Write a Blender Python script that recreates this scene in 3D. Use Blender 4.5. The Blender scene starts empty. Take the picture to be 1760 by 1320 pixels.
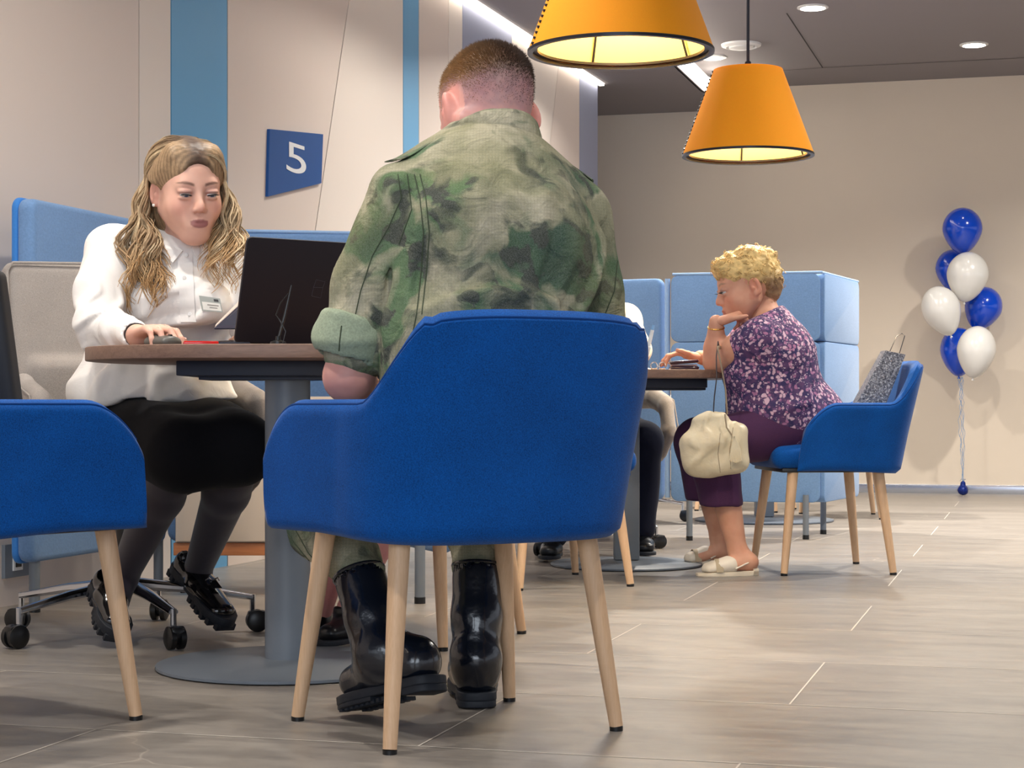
import bpy, bmesh, math, random
import numpy as np
from mathutils import Vector, Matrix, Euler, noise as mnoise
random.seed(7); np.random.seed(7)
S = bpy.context.scene
COL = S.collection
PI = math.pi
F = 3200.0; CAMZ = 0.60; HOR = 698.0     # focal length in pixels, camera height, horizon row of the 1760x1320 frame

# ------------------------------------------------------------------ camera
cd = bpy.data.cameras.new('camera'); cam = bpy.data.objects.new('camera', cd); COL.objects.link(cam)
cd.sensor_width = 36.0; cd.lens = 36.0 * F / 1760.0
cd.shift_y = (HOR - 660.0) / 1760.0
cam.location = (0, 0, CAMZ); cam.rotation_euler = (PI / 2, 0, 0)
cd.clip_start = 0.05; cd.clip_end = 100
S.camera = cam
# ------------------------------------------------------------------ world, exposure
W = bpy.data.worlds.new('room_ambience'); S.world = W; W.use_nodes = True
W.node_tree.nodes['Background'].inputs[0].default_value = (0.86, 0.90, 1.0, 1)
W.node_tree.nodes['Background'].inputs[1].default_value = 0.66
S.view_settings.view_transform = 'Standard'; S.view_settings.look = 'None'
S.view_settings.gamma = 1.0; S.view_settings.use_curve_mapping = False
S.view_settings.exposure = 0.30

def area(name, loc, target, size, power, color, sy=None, spread=PI, shape=None):
    l = bpy.data.lights.new(name, 'AREA'); l.energy = power; l.color = color
    l.shape = shape or ('RECTANGLE' if sy else 'DISK'); l.size = size
    if sy: l.size_y = sy
    l.spread = spread
    o = bpy.data.objects.new(name, l); COL.objects.link(o); o.location = loc
    d = Vector(target) - Vector(loc); o.rotation_euler = d.to_track_quat('-Z', 'Y').to_euler()
    o['kind'] = 'structure'
    return o
# daylight entering through the shop front behind the photographer
area('window_light', (-1.0, -3.4, 2.0), (0.0, 5.0, 0.9), 5.0, 150, (0.80, 0.89, 1.0), sy=2.6)
# rows of recessed ceiling lamps above the hall
DOWN = [(0.35, 2.3), (-1.3, 2.9), (1.9, 3.6), (-0.35, 4.9), (1.6, 6.0), (2.9, 7.2), (0.25, 7.9), (-1.15, 3.9),
        (2.2, 9.2), (0.9, 9.9), (3.6, 10.3)]
for i, (x, y) in enumerate(DOWN):
    area('ceiling_spot_light', (x, y, 2.835 if x > -.3 else 2.68), (x, y, 0), 0.12, 14 if y < 7 else (17 if x < .6 else 60), (1.0, 0.94, 0.85), spread=2.5)

# ------------------------------------------------------------------ helpers
def px(x, y, d):
    return Vector(((x - 880.0) * d / F, d, CAMZ - (y - HOR) * d / F))
def ground(x, y):
    return px(x, y, F * CAMZ / (y - HOR))

MATS = {}
def srgb(c):
    return tuple(((v / 255.0) / 12.92 if v / 255.0 <= .04045 else ((v / 255.0 + .055) / 1.055) ** 2.4) for v in c)
class NT:
    def __init__(s, name):
        s.m = bpy.data.materials.new(name); s.m.use_nodes = True; s.t = s.m.node_tree
        s.b = s.t.nodes['Principled BSDF']; MATS[name] = s.m
    def n(s, typ, **kw):
        nd = s.t.nodes.new(typ)
        for k, v in kw.items():
            if k in nd.inputs: nd.inputs[k].default_value = v
            else: setattr(nd, k, v)
        return nd
    def l(s, a, b): s.t.links.new(a, b)
    def coord(s, kind='Object', scale=(1, 1, 1)):
        tc = s.n('ShaderNodeTexCoord'); mp = s.n('ShaderNodeMapping'); mp.inputs['Scale'].default_value = scale
        s.l(tc.outputs[kind], mp.inputs['Vector']); return mp.outputs[0]
    def noise(s, vec, scale, detail=3, rough=.5, dist=0):
        q = s.n('ShaderNodeTexNoise'); q.inputs['Scale'].default_value = scale; q.inputs['Detail'].default_value = detail
        q.inputs['Roughness'].default_value = rough; q.inputs['Distortion'].default_value = dist
        s.l(vec, q.inputs['Vector']); return q.outputs['Fac']
    def ramp(s, fac, stops, interp='LINEAR'):
        r = s.n('ShaderNodeValToRGB'); r.color_ramp.interpolation = interp
        while len(r.color_ramp.elements) < len(stops): r.color_ramp.elements.new(.5)
        for e, (p, c) in zip(r.color_ramp.elements, stops):
            e.position = p; e.color = (c[0], c[1], c[2], 1)
        s.l(fac, r.inputs[0]); return r.outputs[0]
    def mix(s, fac, a, b, mode='MIX'):
        q = s.n('ShaderNodeMix'); q.data_type = 'RGBA'; q.blend_type = mode
        for sock, v in ((q.inputs[0], fac), (q.inputs[6], a), (q.inputs[7], b)):
            if hasattr(v, 'is_linked') or hasattr(v, 'links'): s.l(v, sock)
            elif isinstance(v, (int, float)): sock.default_value = v
            else: sock.default_value = (v[0], v[1], v[2], 1)
        return q.outputs[2]
    def bump(s, h, strength=.3, dist=.002, prev=None):
        q = s.n('ShaderNodeBump'); q.inputs['Strength'].default_value = strength; q.inputs['Distance'].default_value = dist
        s.l(h, q.inputs['Height'])
        if prev is not None: s.l(prev, q.inputs['Normal'])
        return q.outputs[0]
def mat(name, col, rough=.5, metal=0, spec=.5, sheen=0, coat=0, bump=None, var=None, emit=None, estr=0, sss=0, alpha=1, trans=0):
    if name in MATS: return MATS[name]
    k = NT(name); b = k.b; c = srgb(col)
    b.inputs['Base Color'].default_value = (*c, 1); b.inputs['Roughness'].default_value = rough
    b.inputs['Metallic'].default_value = metal; b.inputs['Specular IOR Level'].default_value = spec
    b.inputs['Sheen Weight'].default_value = sheen; b.inputs['Coat Weight'].default_value = coat
    b.inputs['Alpha'].default_value = alpha; b.inputs['Transmission Weight'].default_value = trans
    if sss:
        b.inputs['Subsurface Weight'].default_value = sss; b.inputs['Subsurface Radius'].default_value = (.012, .004, .002); b.inputs['Subsurface Scale'].default_value = 1.0
    if emit: b.inputs['Emission Color'].default_value = (*srgb(emit), 1); b.inputs['Emission Strength'].default_value = estr
    v = k.coord()
    if var:
        sc, amt = var
        f = k.noise(v, sc, 4, .6); d = tuple(x * (1 - amt) for x in c); u = tuple(min(1, x * (1 + amt)) for x in c)
        k.l(k.ramp(f, [(.3, d), (.7, u)]), b.inputs['Base Color'])
    if bump:
        sc, st, di = bump; k.l(k.bump(k.noise(v, sc, 2), st, di), b.inputs['Normal'])
    return k.m

def obj(name, verts, faces, m=None, parent=None, smooth=True, col=None, origin=None, sharp=None):
    me = bpy.data.meshes.new(name)
    if origin is not None:
        o0 = np.array(origin); verts = np.asarray(verts, float) - o0
    me.from_pydata([tuple(map(float, v)) for v in verts], [], [tuple(map(int, f)) for f in faces])
    if smooth: me.polygons.foreach_set('use_smooth', [True] * len(me.polygons))
    if sharp is not None: me.set_sharp_from_angle(angle=math.radians(sharp))
    if col is not None:
        a = me.color_attributes.new('Col', 'FLOAT_COLOR', 'POINT')
        c4 = np.ones((len(verts), 4)); c4[:, :3] = col; a.data.foreach_set('color', c4.ravel())
    me.update()
    o = bpy.data.objects.new(name, me); COL.objects.link(o)
    if m: me.materials.append(m)
    if parent: o.parent = parent
    return o
def thing(name, label, cat, loc=(0, 0, 0), rz=0, group=None):
    o = bpy.data.objects.new(name, None); COL.objects.link(o); o.location = loc; o.rotation_euler = (0, 0, rz)
    o.empty_display_size = .1
    o['label'] = label; o['category'] = cat
    if group: o['group'] = group
    return o
def tag(o, label, cat, group=None):
    o['label'] = label; o['category'] = cat
    if group: o['group'] = group
    return o
def struct(o): o['kind'] = 'structure'; return o
def dup(root, loc, rz, label=None, group=None):
    def rec(o, par):
        c = o.copy(); COL.objects.link(c)
        if par: c.parent = par
        for ch in o.children: rec(ch, c)
        return c
    r = rec(root, None); r.location = loc; r.rotation_euler = (0, 0, rz)
    if label: r['label'] = label
    if group: r['group'] = group
    return r

class MB:
    """collects verts and faces of one mesh"""
    def __init__(s): s.v = []; s.f = []
    def add(s, v, f):
        n = len(s.v); s.v += [tuple(p) for p in v]; s.f += [tuple(i + n for i in q) for q in f]; return s
    def box(s, c, size, bev=0, R=None, seg=2):
        bm = bmesh.new(); bmesh.ops.create_cube(bm, size=1)
        bmesh.ops.scale(bm, vec=size, verts=bm.verts)
        if bev: bmesh.ops.bevel(bm, geom=bm.edges[:] , offset=bev, segments=seg, profile=.5, affect='EDGES')
        M = Matrix.Translation(c) @ (R.to_4x4() if R is not None else Matrix.Identity(4))
        bm.verts.ensure_lookup_table()
        s.add([M @ v.co for v in bm.verts], [[v.index for v in f.verts] for f in bm.faces]); bm.free(); return s
    def tube(s, pts, rad, n=12, cap=True, flat=1.0, updir=None):
        pts = [Vector(p) for p in pts]; m = len(pts)
        if not hasattr(rad, '__len__'): rad = [rad] * m
        up = Vector(updir) if updir is not None else None
        vs = []; prev = None
        for i, p in enumerate(pts):
            t = (pts[min(i + 1, m - 1)] - pts[max(i - 1, 0)]).normalized()
            if prev is None:
                a = up if up is not None else (Vector((0, 0, 1)) if abs(t.z) < .9 else Vector((1, 0, 0)))
            else: a = prev
            u = (a - t * a.dot(t))
            if u.length < 1e-6: u = t.orthogonal()
            u.normalize(); prev = u; w = t.cross(u)
            for k in range(n):
                th = 2 * PI * k / n
                vs.append(p + u * (rad[i] * math.cos(th) * flat) + w * (rad[i] * math.sin(th)))
        fs = []
        for i in range(m - 1):
            for k in range(n):
                a = i * n + k; b = i * n + (k + 1) % n
                fs.append((a, b, b + n, a + n))
        if cap:
            fs.append(tuple(range(n - 1, -1, -1))); fs.append(tuple((m - 1) * n + k for k in range(n)))
        return s.add(vs, fs)
    def lathe(s, prof, n=32, c=(0, 0, 0), axis=None, cap=False):
        R = Vector((0, 0, 1)).rotation_difference(Vector(axis).normalized()).to_matrix() if axis is not None else Matrix.Identity(3)
        c = Vector(c); vs = []; fs = []
        for r, z in prof:
            for k in range(n):
                th = 2 * PI * k / n; vs.append(c + R @ Vector((r * math.cos(th), r * math.sin(th), z)))
        for i in range(len(prof) - 1):
            for k in range(n):
                a = i * n + k; b = i * n + (k + 1) % n; fs.append((a, b, b + n, a + n))
        if cap:
            fs.append(tuple(range(n - 1, -1, -1))); fs.append(tuple((len(prof) - 1) * n + k for k in range(n)))
        return s.add(vs, fs)
    def prism(s, poly, h, M=None, bev=0):
        """poly: (x,y) outline, extruded 0..h along z, optional bevel; M places it"""
        bm = bmesh.new(); vs = [bm.verts.new((p[0], p[1], 0)) for p in poly]; f = bm.faces.new(vs)
        r = bmesh.ops.extrude_face_region(bm, geom=[f]); vv = [g for g in r['geom'] if isinstance(g, bmesh.types.BMVert)]
        bmesh.ops.translate(bm, vec=(0, 0, h), verts=vv)
        bmesh.ops.recalc_face_normals(bm, faces=bm.faces)
        if bev:
            es = [e for e in bm.edges if abs(e.verts[0].co.z - e.verts[1].co.z) < 1e-9]
            bmesh.ops.bevel(bm, geom=es, offset=bev, segments=3, profile=.5, affect='EDGES')
        M = M if M is not None else Matrix.Identity(4); bm.verts.index_update()
        s.add([M @ v.co for v in bm.verts], [[v.index for v in f.verts] for f in bm.faces]); bm.free(); return s
    def build(s, name, m, parent=None, smooth=True, origin=None, sharp=35, col=None):
        return obj(name, s.v, s.f, m, parent, smooth, origin=origin, sharp=sharp, col=col)

# ------------------------------------------------------------------ implicit surfaces (smooth, continuous bodies and cloth)
class SDF:
    def __init__(s): s.ops = []
    @staticmethod
    def _basis(a, b, u):
        w = np.array(b, float) - np.array(a, float); L = np.linalg.norm(w)
        w = w / L if L > 1e-9 else np.array([0, 0, 1.]); u = np.array(u, float); u = u - w * u.dot(w)
        n = np.linalg.norm(u)
        if n < 1e-6: u = np.array([1., 0, 0]); u = u - w * u.dot(w); n = np.linalg.norm(u)
        u /= n; return u, np.cross(w, u), w, L
    def ecap(s, a, b, ra, rb, u=(1, 0, 0), k=.02, op='+', M=None):
        """tapered capsule; ra/rb = radius or (radius along u, radius across)"""
        if M is not None: a = M @ Vector(a); b = M @ Vector(b); u = M.to_3x3() @ Vector(u)
        a = np.array(a, float); b = np.array(b, float)
        ra = np.array(ra if hasattr(ra, '__len__') else (ra, ra), float); rb = np.array(rb if hasattr(rb, '__len__') else (rb, rb), float)
        U, V, Wd, L = s._basis(a, b, u); R = max(ra.max(), rb.max())
        def fn(P):
            q = P - a; tw = q @ Wd; t = np.clip(tw / max(L, 1e-9), 0, 1)
            r0 = ra[0] + (rb[0] - ra[0]) * t; r1 = ra[1] + (rb[1] - ra[1]) * t; rw = np.minimum(r0, r1)
            x = (q @ U) / r0; y = (q @ V) / r1; z = (tw - t * L) / rw
            k0 = np.sqrt(x * x + y * y + z * z) + 1e-9
            k1 = np.sqrt((x / r0) ** 2 + (y / r1) ** 2 + (z / rw) ** 2) + 1e-9
            return np.minimum(k0 * (k0 - 1) / k1, 1e3)
        lo = np.minimum(a, b) - R - k - .01; hi = np.maximum(a, b) + R + k + .01
        s.ops.append((op, fn, lo, hi, k)); return s
    def ell(s, c, r, R=None, k=.02, op='+', M=None):
        Rm = np.eye(3) if R is None else np.array(R)
        if M is not None:
            c = M @ Vector(c); Rm = np.array(M.to_3x3()) @ Rm
        c = np.array(c, float); r = np.array(r, float)
        def fn(P):
            q = (P - c) @ Rm; a = q / r; k0 = np.sqrt((a * a).sum(-1)) + 1e-9; k1 = np.sqrt(((a / r) ** 2).sum(-1)) + 1e-9
            return k0 * (k0 - 1) / k1
        m = r.max() + k + .01; s.ops.append((op, fn, c - m, c + m, k)); return s
    def chain(s, pts, rad, u=(1, 0, 0), k=.02, op='+', M=None):
        for i in range(len(pts) - 1): s.ecap(pts[i], pts[i + 1], rad[i], rad[i + 1], u, k, op, M)
        return s
    def box(s, c, h, rnd=.01, R=None, k=.01, op='+', M=None):
        Rm = np.eye(3) if R is None else np.array(R)
        if M is not None: c = M @ Vector(c); Rm = np.array(M.to_3x3()) @ Rm
        c = np.array(c, float); h = np.array(h, float)
        def fn(P):
            q = np.abs((P - c) @ Rm) - (h - rnd)
            return np.sqrt((np.maximum(q, 0) ** 2).sum(-1)) + np.minimum(q.max(-1), 0) - rnd
        m = np.linalg.norm(h) + k + .01; s.ops.append((op, fn, c - m, c + m, k)); return s
    def half(s, p, n, k=.002):
        """cut away everything on the side n points to"""
        p = np.array(p, float); n = np.array(n, float); n /= np.linalg.norm(n)
        s.ops.append(('&', lambda P: (P - p) @ n, None, None, k)); return s
    def disp(s, fn): s.ops.append(('d', fn, None, None, 0)); return s
    def mesh(s, h=.006, pad=.0, lo=None, hi=None, relax=1):
        los = np.min([o[2] for o in s.ops if o[0] == '+'], 0); his = np.max([o[3] for o in s.ops if o[0] == '+'], 0)
        if lo is not None: los = np.maximum(los, lo)
        if hi is not None: his = np.minimum(his, hi)
        n = np.maximum(((his - los) / h).astype(int) + 2, 3)
        ax = [los[i] + h * np.arange(n[i]) for i in range(3)]
        Fd = np.full(n, 1.0, np.float32)
        def blk(l, g):
            if l is None: return (slice(0, n[0]), slice(0, n[1]), slice(0, n[2]))
            i0 = [max(0, int((l[i] - los[i]) / h)) for i in range(3)]; i1 = [min(n[i], int((g[i] - los[i]) / h) + 2) for i in range(3)]
            if any(a >= b for a, b in zip(i0, i1)): return None
            return tuple(slice(a, b) for a, b in zip(i0, i1))
        for op, fn, l, g, k in s.ops:
            sl = blk(l, g)
            if sl is None: continue
            P = np.stack(np.meshgrid(*[ax[i][sl[i]] for i in range(3)], indexing='ij'), -1)
            A = Fd[sl]
            if op == 'd':
                near = np.abs(A) < .05; D = np.zeros_like(A); D[near] = fn(P[near]); Fd[sl] = A + D; continue
            B = fn(P).astype(np.float32); kk = max(k, 1e-5)
            if op == '+':
                hh = np.maximum(kk - np.abs(A - B), 0) / kk; Fd[sl] = np.minimum(A, B) - hh * hh * kk * .25
            else:
                if op == '-': B = -B
                hh = np.maximum(kk - np.abs(A - B), 0) / kk; Fd[sl] = np.maximum(A, B) + hh * hh * kk * .25
        # close at the border
        for i in range(3):
            for e in (0, -1):
                ix = [slice(None)] * 3; ix[i] = e; Fd[tuple(ix)] = np.maximum(Fd[tuple(ix)], h * .3)
        return nets(Fd, los, h, relax)

def nets(Fd, org, h, relax=1):
    n = Fd.shape; cs = tuple(m - 1 for m in n)
    acc = np.zeros(cs + (3,), np.float32); cnt = np.zeros(cs, np.float32); sg = Fd < 0
    quads = []
    edges = []
    for a in range(3):
        s0 = [slice(None)] * 3; s1 = [slice(None)] * 3; s0[a] = slice(0, -1); s1[a] = slice(1, None)
        s0 = tuple(s0); s1 = tuple(s1)
        idx = np.argwhere(sg[s0] != sg[s1])
        f0 = Fd[s0][tuple(idx.T)]; f1 = Fd[s1][tuple(idx.T)]
        t = f0 / (f0 - f1); pos = idx.astype(np.float32); pos[:, a] += t
        b, c = (a + 1) % 3, (a + 2) % 3
        ok = np.ones(len(idx), bool)
        for db in (0, 1):
            for dc in (0, 1):
                ce = idx.copy(); ce[:, b] -= db; ce[:, c] -= dc
                v = (ce[:, b] >= 0) & (ce[:, c] >= 0) & (ce[:, b] < cs[b]) & (ce[:, c] < cs[c]); ok &= v
                cv = ce[v]; np.add.at(acc, tuple(cv.T), pos[v]); np.add.at(cnt, tuple(cv.T), 1)
        edges.append((a, b, c, idx[ok], f0[ok] < 0))
    act = cnt > 0; ids = np.full(cs, -1, np.int64); ids[act] = np.arange(act.sum())
    V = acc[act] / cnt[act][:, None]
    for a, b, c, idx, neg in edges:
        q = []
        for db, dc in ((0, 0), (1, 0), (1, 1), (0, 1)):
            ce = idx.copy(); ce[:, b] -= db; ce[:, c] -= dc; q.append(ids[tuple(ce.T)])
        q = np.stack(q, 1); q[~neg] = q[~neg][:, ::-1]; quads.append(q)
    Q = np.concatenate(quads)
    for _ in range(relax):
        sm = np.zeros_like(V); ct = np.zeros(len(V), np.float32)
        for i in range(4):
            j = (i + 1) % 4
            np.add.at(sm, Q[:, i], V[Q[:, j]]); np.add.at(ct, Q[:, i], 1)
            np.add.at(sm, Q[:, j], V[Q[:, i]]); np.add.at(ct, Q[:, j], 1)
        V = V * .45 + .55 * sm / ct[:, None]
    return (V * h + np.array(org)).astype(float), Q

def join(ms):
    vs = []; fs = []; n = 0
    for v, f in ms: vs.append(v); fs.append(f + n); n += len(v)
    return np.concatenate(vs), np.concatenate(fs)
def wave(P, fr, seed=0):
    """cheap smooth noise in about -1..1"""
    r = np.random.RandomState(seed); o = 0
    for i in range(5):
        k = r.normal(size=3); k = k / np.linalg.norm(k) * fr * (.6 + .9 * r.rand()); ph = r.rand() * 6.28
        w = r.normal(size=3); w = w / np.linalg.norm(w) * fr * .7
        o = o + np.sin(P @ k + ph + 1.3 * np.sin(P @ w + ph * 2))
    return o / 3.2
def folds(P, c, direc, fr, amp, rad, seed=0, warp=.6):
    """cloth folds running along direc around the point c"""
    c = np.array(c); d = np.array(direc, float); d /= np.linalg.norm(d)
    q = P - c; w = np.exp(-((q * q).sum(-1)) / (2 * rad * rad))
    r = np.random.RandomState(seed); n = r.normal(size=3); n -= d * n.dot(d); n /= np.linalg.norm(n); m = np.cross(d, n)
    ph = (q @ n) * fr + warp * np.sin((q @ m) * fr * .7 + (q @ d) * fr * .25) + warp * wave(P, fr * .3, seed + 3)
    s_ = np.sin(ph); return -amp * w * (np.maximum(s_, 0) ** 1.5 - .3)
# ------------------------------------------------------------------ materials
def m_fabric(name, col, scale=900, rough=.9, sheen=.25, var=.12, bumpd=.0006):
    k = NT(name); v = k.coord(); c = srgb(col)
    f = k.noise(v, scale, 2, .6); g = k.noise(v, 9, 3)
    lo = tuple(x * (1 - var) for x in c); hi = tuple(min(1, x * (1 + var)) for x in c)
    k.l(k.mix(.25, k.ramp(f, [(.3, lo), (.7, hi)]), k.ramp(g, [(.3, lo), (.7, hi)])), k.b.inputs['Base Color'])
    k.b.inputs['Roughness'].default_value = rough; k.b.inputs['Sheen Weight'].default_value = sheen
    k.b.inputs['Specular IOR Level'].default_value = .2; k.b.inputs['Sheen Roughness'].default_value = .4
    k.l(k.bump(f, .5, bumpd), k.b.inputs['Normal']); return k.m
M_blue = m_fabric('blue_chair_fabric', (4, 76, 152), 420, sheen=.12, var=.42)
M_bluepipe = m_fabric('blue_piping', (10, 62, 128), 700, sheen=.1)
M_felt = m_fabric('light_blue_felt', (112, 146, 190), 160, sheen=.2, var=.10, bumpd=.001)
M_feltlight = m_fabric('pale_blue_edge_felt', (150, 182, 222), 160, sheen=.2, var=.06)
M_feltvivid = m_fabric('vivid_blue_edge_felt', (62, 128, 205), 160, sheen=.2, var=.06)
M_grey = m_fabric('grey_chair_fabric', (156, 149, 144), 500, sheen=.2, var=.22, bumpd=.001)
M_navy = m_fabric('navy_cloth', (22, 28, 48), 300, sheen=.1)
M_black = m_fabric('black_knit', (13, 13, 18), 600, sheen=.04, var=.2)
M_blackp = mat('black_plastic', (16, 17, 20), .35)
M_chrome = mat('chrome_metal', (205, 208, 214), .12, 1)
M_steel = mat('grey_painted_steel', (112, 120, 130), .45, 0, .5)
M_steel2 = mat('dark_grey_steel', (78, 82, 92), .45)
M_under = mat('dark_underframe', (52, 58, 72), .5)
M_beigep = mat('beige_panel', (200, 188, 176), .55, var=(2, .02))
M_white = mat('white_plastic', (232, 232, 230), .4)
def m_wood(name, c1, c2, sc=(1, 1, 1), rough=.5, ring=18):
    k = NT(name); v = k.coord('Object', sc)
    f = k.noise(v, ring, 5, .65, .6); g = k.noise(v, ring * 6, 2, .5)
    k.l(k.mix(.3, k.ramp(f, [(.3, srgb(c1)), (.7, srgb(c2))]), k.ramp(g, [(.35, srgb(c1)), (.65, srgb(c2))])), k.b.inputs['Base Color'])
    k.b.inputs['Roughness'].default_value = rough; k.l(k.bump(g, .15, .0005), k.b.inputs['Normal']); return k.m
M_beech = m_wood('beech_wood', (205, 166, 128), (224, 188, 152), (1, 1, .06), .5, 60)
M_table = m_wood('table_walnut', (112, 84, 70), (146, 114, 96), (.25, 3, 3), .45, 30)
M_plinth = m_wood('plinth_wood', (168, 104, 66), (192, 126, 82), (.3, 3, 3), .5, 12)
# floor tiles: long tiles in rows, thin pale joints, streaks of stone figure
TA = math.radians(15.79)
def floor_mat():
    k = NT('stone_tile_floor'); tc = k.n('ShaderNodeTexCoord'); mp = k.n('ShaderNodeMapping')
    k.l(tc.outputs['Object'], mp.inputs['Vector']); mp.inputs['Rotation'].default_value = (0, 0, TA)
    v = mp.outputs[0]
    st = k.n('ShaderNodeMapping'); st.inputs['Scale'].default_value = (.55, 3.2, 1); k.l(v, st.inputs['Vector'])
    f = k.noise(st.outputs[0], 2.2, 6, .62, .7); f2 = k.noise(v, 22, 4, .6, .5); f3 = k.noise(st.outputs[0], 9, 4, .6, 1.2)
    base = k.ramp(f, [(.25, srgb((112, 106, 102))), (.5, srgb((134, 127, 120))), (.75, srgb((154, 146, 137)))])
    base = k.mix(.35, base, k.ramp(f3, [(.35, srgb((114, 108, 104))), (.65, srgb((158, 150, 141)))]))
    base = k.mix(.12, base, k.ramp(f2, [(.3, srgb((104, 98, 94))), (.7, srgb((168, 160, 150)))]))
    # hairline veins
    wv = k.n('ShaderNodeTexVoronoi'); wv.feature = 'DISTANCE_TO_EDGE'; wv.inputs['Scale'].default_value = 1.1
    dn = k.n('ShaderNodeMapping'); dn.inputs['Scale'].default_value = (.6, 1.5, 1); k.l(v, dn.inputs['Vector'])
    nz = k.n('ShaderNodeTexNoise'); nz.inputs['Scale'].default_value = 1.5; nz.inputs['Detail'].default_value = 4; k.l(v, nz.inputs['Vector'])
    ad = k.mix(.35, dn.outputs[0], nz.outputs['Color'], 'ADD'); k.l(ad, wv.inputs['Vector'])
    vein = k.ramp(wv.outputs['Distance'], [(0, (1, 1, 1)), (.0035, (0, 0, 0))])
    msk = k.ramp(k.noise(v, .9, 2), [(.56, (0, 0, 0)), (.68, (.35, .35, .35))])
    vm = k.mix(1, vein, msk, 'MULTIPLY'); base = k.mix(vm, base, srgb((214, 204, 190)))
    k.l(base, k.b.inputs['Base Color']); k.b.inputs['Roughness'].default_value = .38
    k.l(k.ramp(f3, [(.2, (.3,) * 3), (.8, (.46,) * 3)]), k.b.inputs['Roughness'])
    k.b.inputs['Specular IOR Level'].default_value = .4
    return k.m
M_floor = floor_mat()
M_joint = mat('pale_tile_joint', (205, 198, 188), .7)

ru = Vector((math.sin(TA), math.cos(TA), 0)); rv = Vector((math.cos(TA), -math.sin(TA), 0))   # across / along the tile rows
M_wall = mat('beige_wall_paint', (218, 204, 186), .7, bump=(120, .1, .001), var=(.8, .02))
M_ceil = mat('grey_ceiling_paint', (138, 132, 134), .8, var=(.7, .02))
M_panel = mat('beige_wall_panel', (222, 208, 198), .6, bump=(500, .12, .0006))
M_panel2 = mat('light_beige_wall_panel', (230, 219, 209), .6, bump=(500, .12, .0006))
M_panelb = mat('blue_wall_panel', (104, 168, 212), .55, bump=(500, .12, .0006))
M_panelg = mat('grey_blue_wall_panel', (150, 156, 180), .6, bump=(500, .12, .0006))
M_gap = mat('dark_joint', (46, 42, 44), .8)

# ------------------------------------------------------------------ floor, ceiling, walls
fl = MB(); fl.v = [(-9, -7, 0), (12, -7, 0), (12, 20, 0), (-9, 20, 0)]; fl.f = [(0, 1, 2, 3)]
floor = struct(fl.build('floor', M_floor, smooth=False))
# tile joints: thin pale grout strips, part of the floor
jb = MB()
def strip(a, b, w):
    d = (b - a).normalized(); n = Vector((-d.y, d.x, 0)) * w * .5; z = Vector((0, 0, .0008))
    jb.add([a - n + z, b - n + z, b + n + z, a + n + z], [(0, 1, 2, 3)])
def rowpos(P): return P.dot(ru)
rows_px = [(880, 1291.5), (880, 1190.5), (880, 1118.5)]
r_a = rowpos(ground(880, 1291.5)); r_b = rowpos(ground(880, 1190.5)); pitch = r_b - r_a
c0 = ground(720, 1283).dot(rv); c1 = ground(1358, 1210).dot(rv)
for i in range(-6, 26):
    r = r_a + i * pitch
    strip(ru * r + rv * -9, ru * r + rv * 9, .0035)
    off = {0: ground(775, 1252).dot(rv), 1: ground(1388, 1174).dot(rv)}[i % 2]
    L = 1.2
    for j in range(-9, 9):
        q = off + j * L
        strip(ru * r + rv * q, ru * (r + pitch) + rv * q, .0035)
joint = jb.build('tile_joints', M_joint, floor, smooth=False); joint['kind'] = 'structure'

def quadwall(name, pts, m, flip=False):
    b = MB(); b.v = [tuple(p) for p in pts]; b.f = [(0, 1, 2, 3)]; return struct(b.build(name, m, smooth=False))
# back wall
Bp = Vector((2.62, 12.9, 0))
bw = MB(); T = .12
a = Bp + rv * -9; c = Bp + rv * 9
bw.add([a, c, c + Vector((0, 0, 3.0)), a + Vector((0, 0, 3.0)), a + ru * T, c + ru * T, c + ru * T + Vector((0, 0, 3.0)), a + ru * T + Vector((0, 0, 3.0))],
       [(0, 1, 2, 3), (5, 4, 7, 6), (3, 2, 6, 7), (4, 0, 3, 7), (1, 5, 6, 2), (0, 4, 5, 1)])
struct(bw.build('wall_back', M_wall, smooth=False))
sk = MB(); M_skirt = mat('brushed_aluminium_baseboard', (200, 205, 215), .22, .9)
mid = Bp + rv * 2.0 - ru * .006
sk.box((mid.x, mid.y, .03), (14, .012, .06), .001, Matrix.Rotation(-TA, 3, 'Z')); struct(sk.build('baseboard_back', M_skirt))
# main ceiling with the lowered strip (soffit) beside the accent wall
cz = 2.85
cb = MB(); cb.box((1.5, 6.5, cz + .15), (21, 27, .3)); struct(cb.build('ceiling', M_ceil, smooth=False))
# ceiling joints
cj = MB()
def cstrip(x1, y1, x2, y2, w=.008):
    def onc(x, y): d = (cz - CAMZ) * F / (HOR - y); return px(x, y, d)
    A = onc(x1, y1); B = onc(x2, y2); dd = (B - A).normalized(); n = Vector((-dd.y, dd.x, 0)) * w / 2
    z = Vector((0, 0, -.002)); cj.add([A - n + z, B - n + z, B + n + z, A + n + z], [(3, 2, 1, 0)])
cstrip(1352, 22, 1414, 116); cstrip(1414, 116, 1760, 99); cstrip(1340, 121, 1414, 116)
cjo = cj.build('trim_1', M_gap, smooth=False); struct(cjo)
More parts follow.
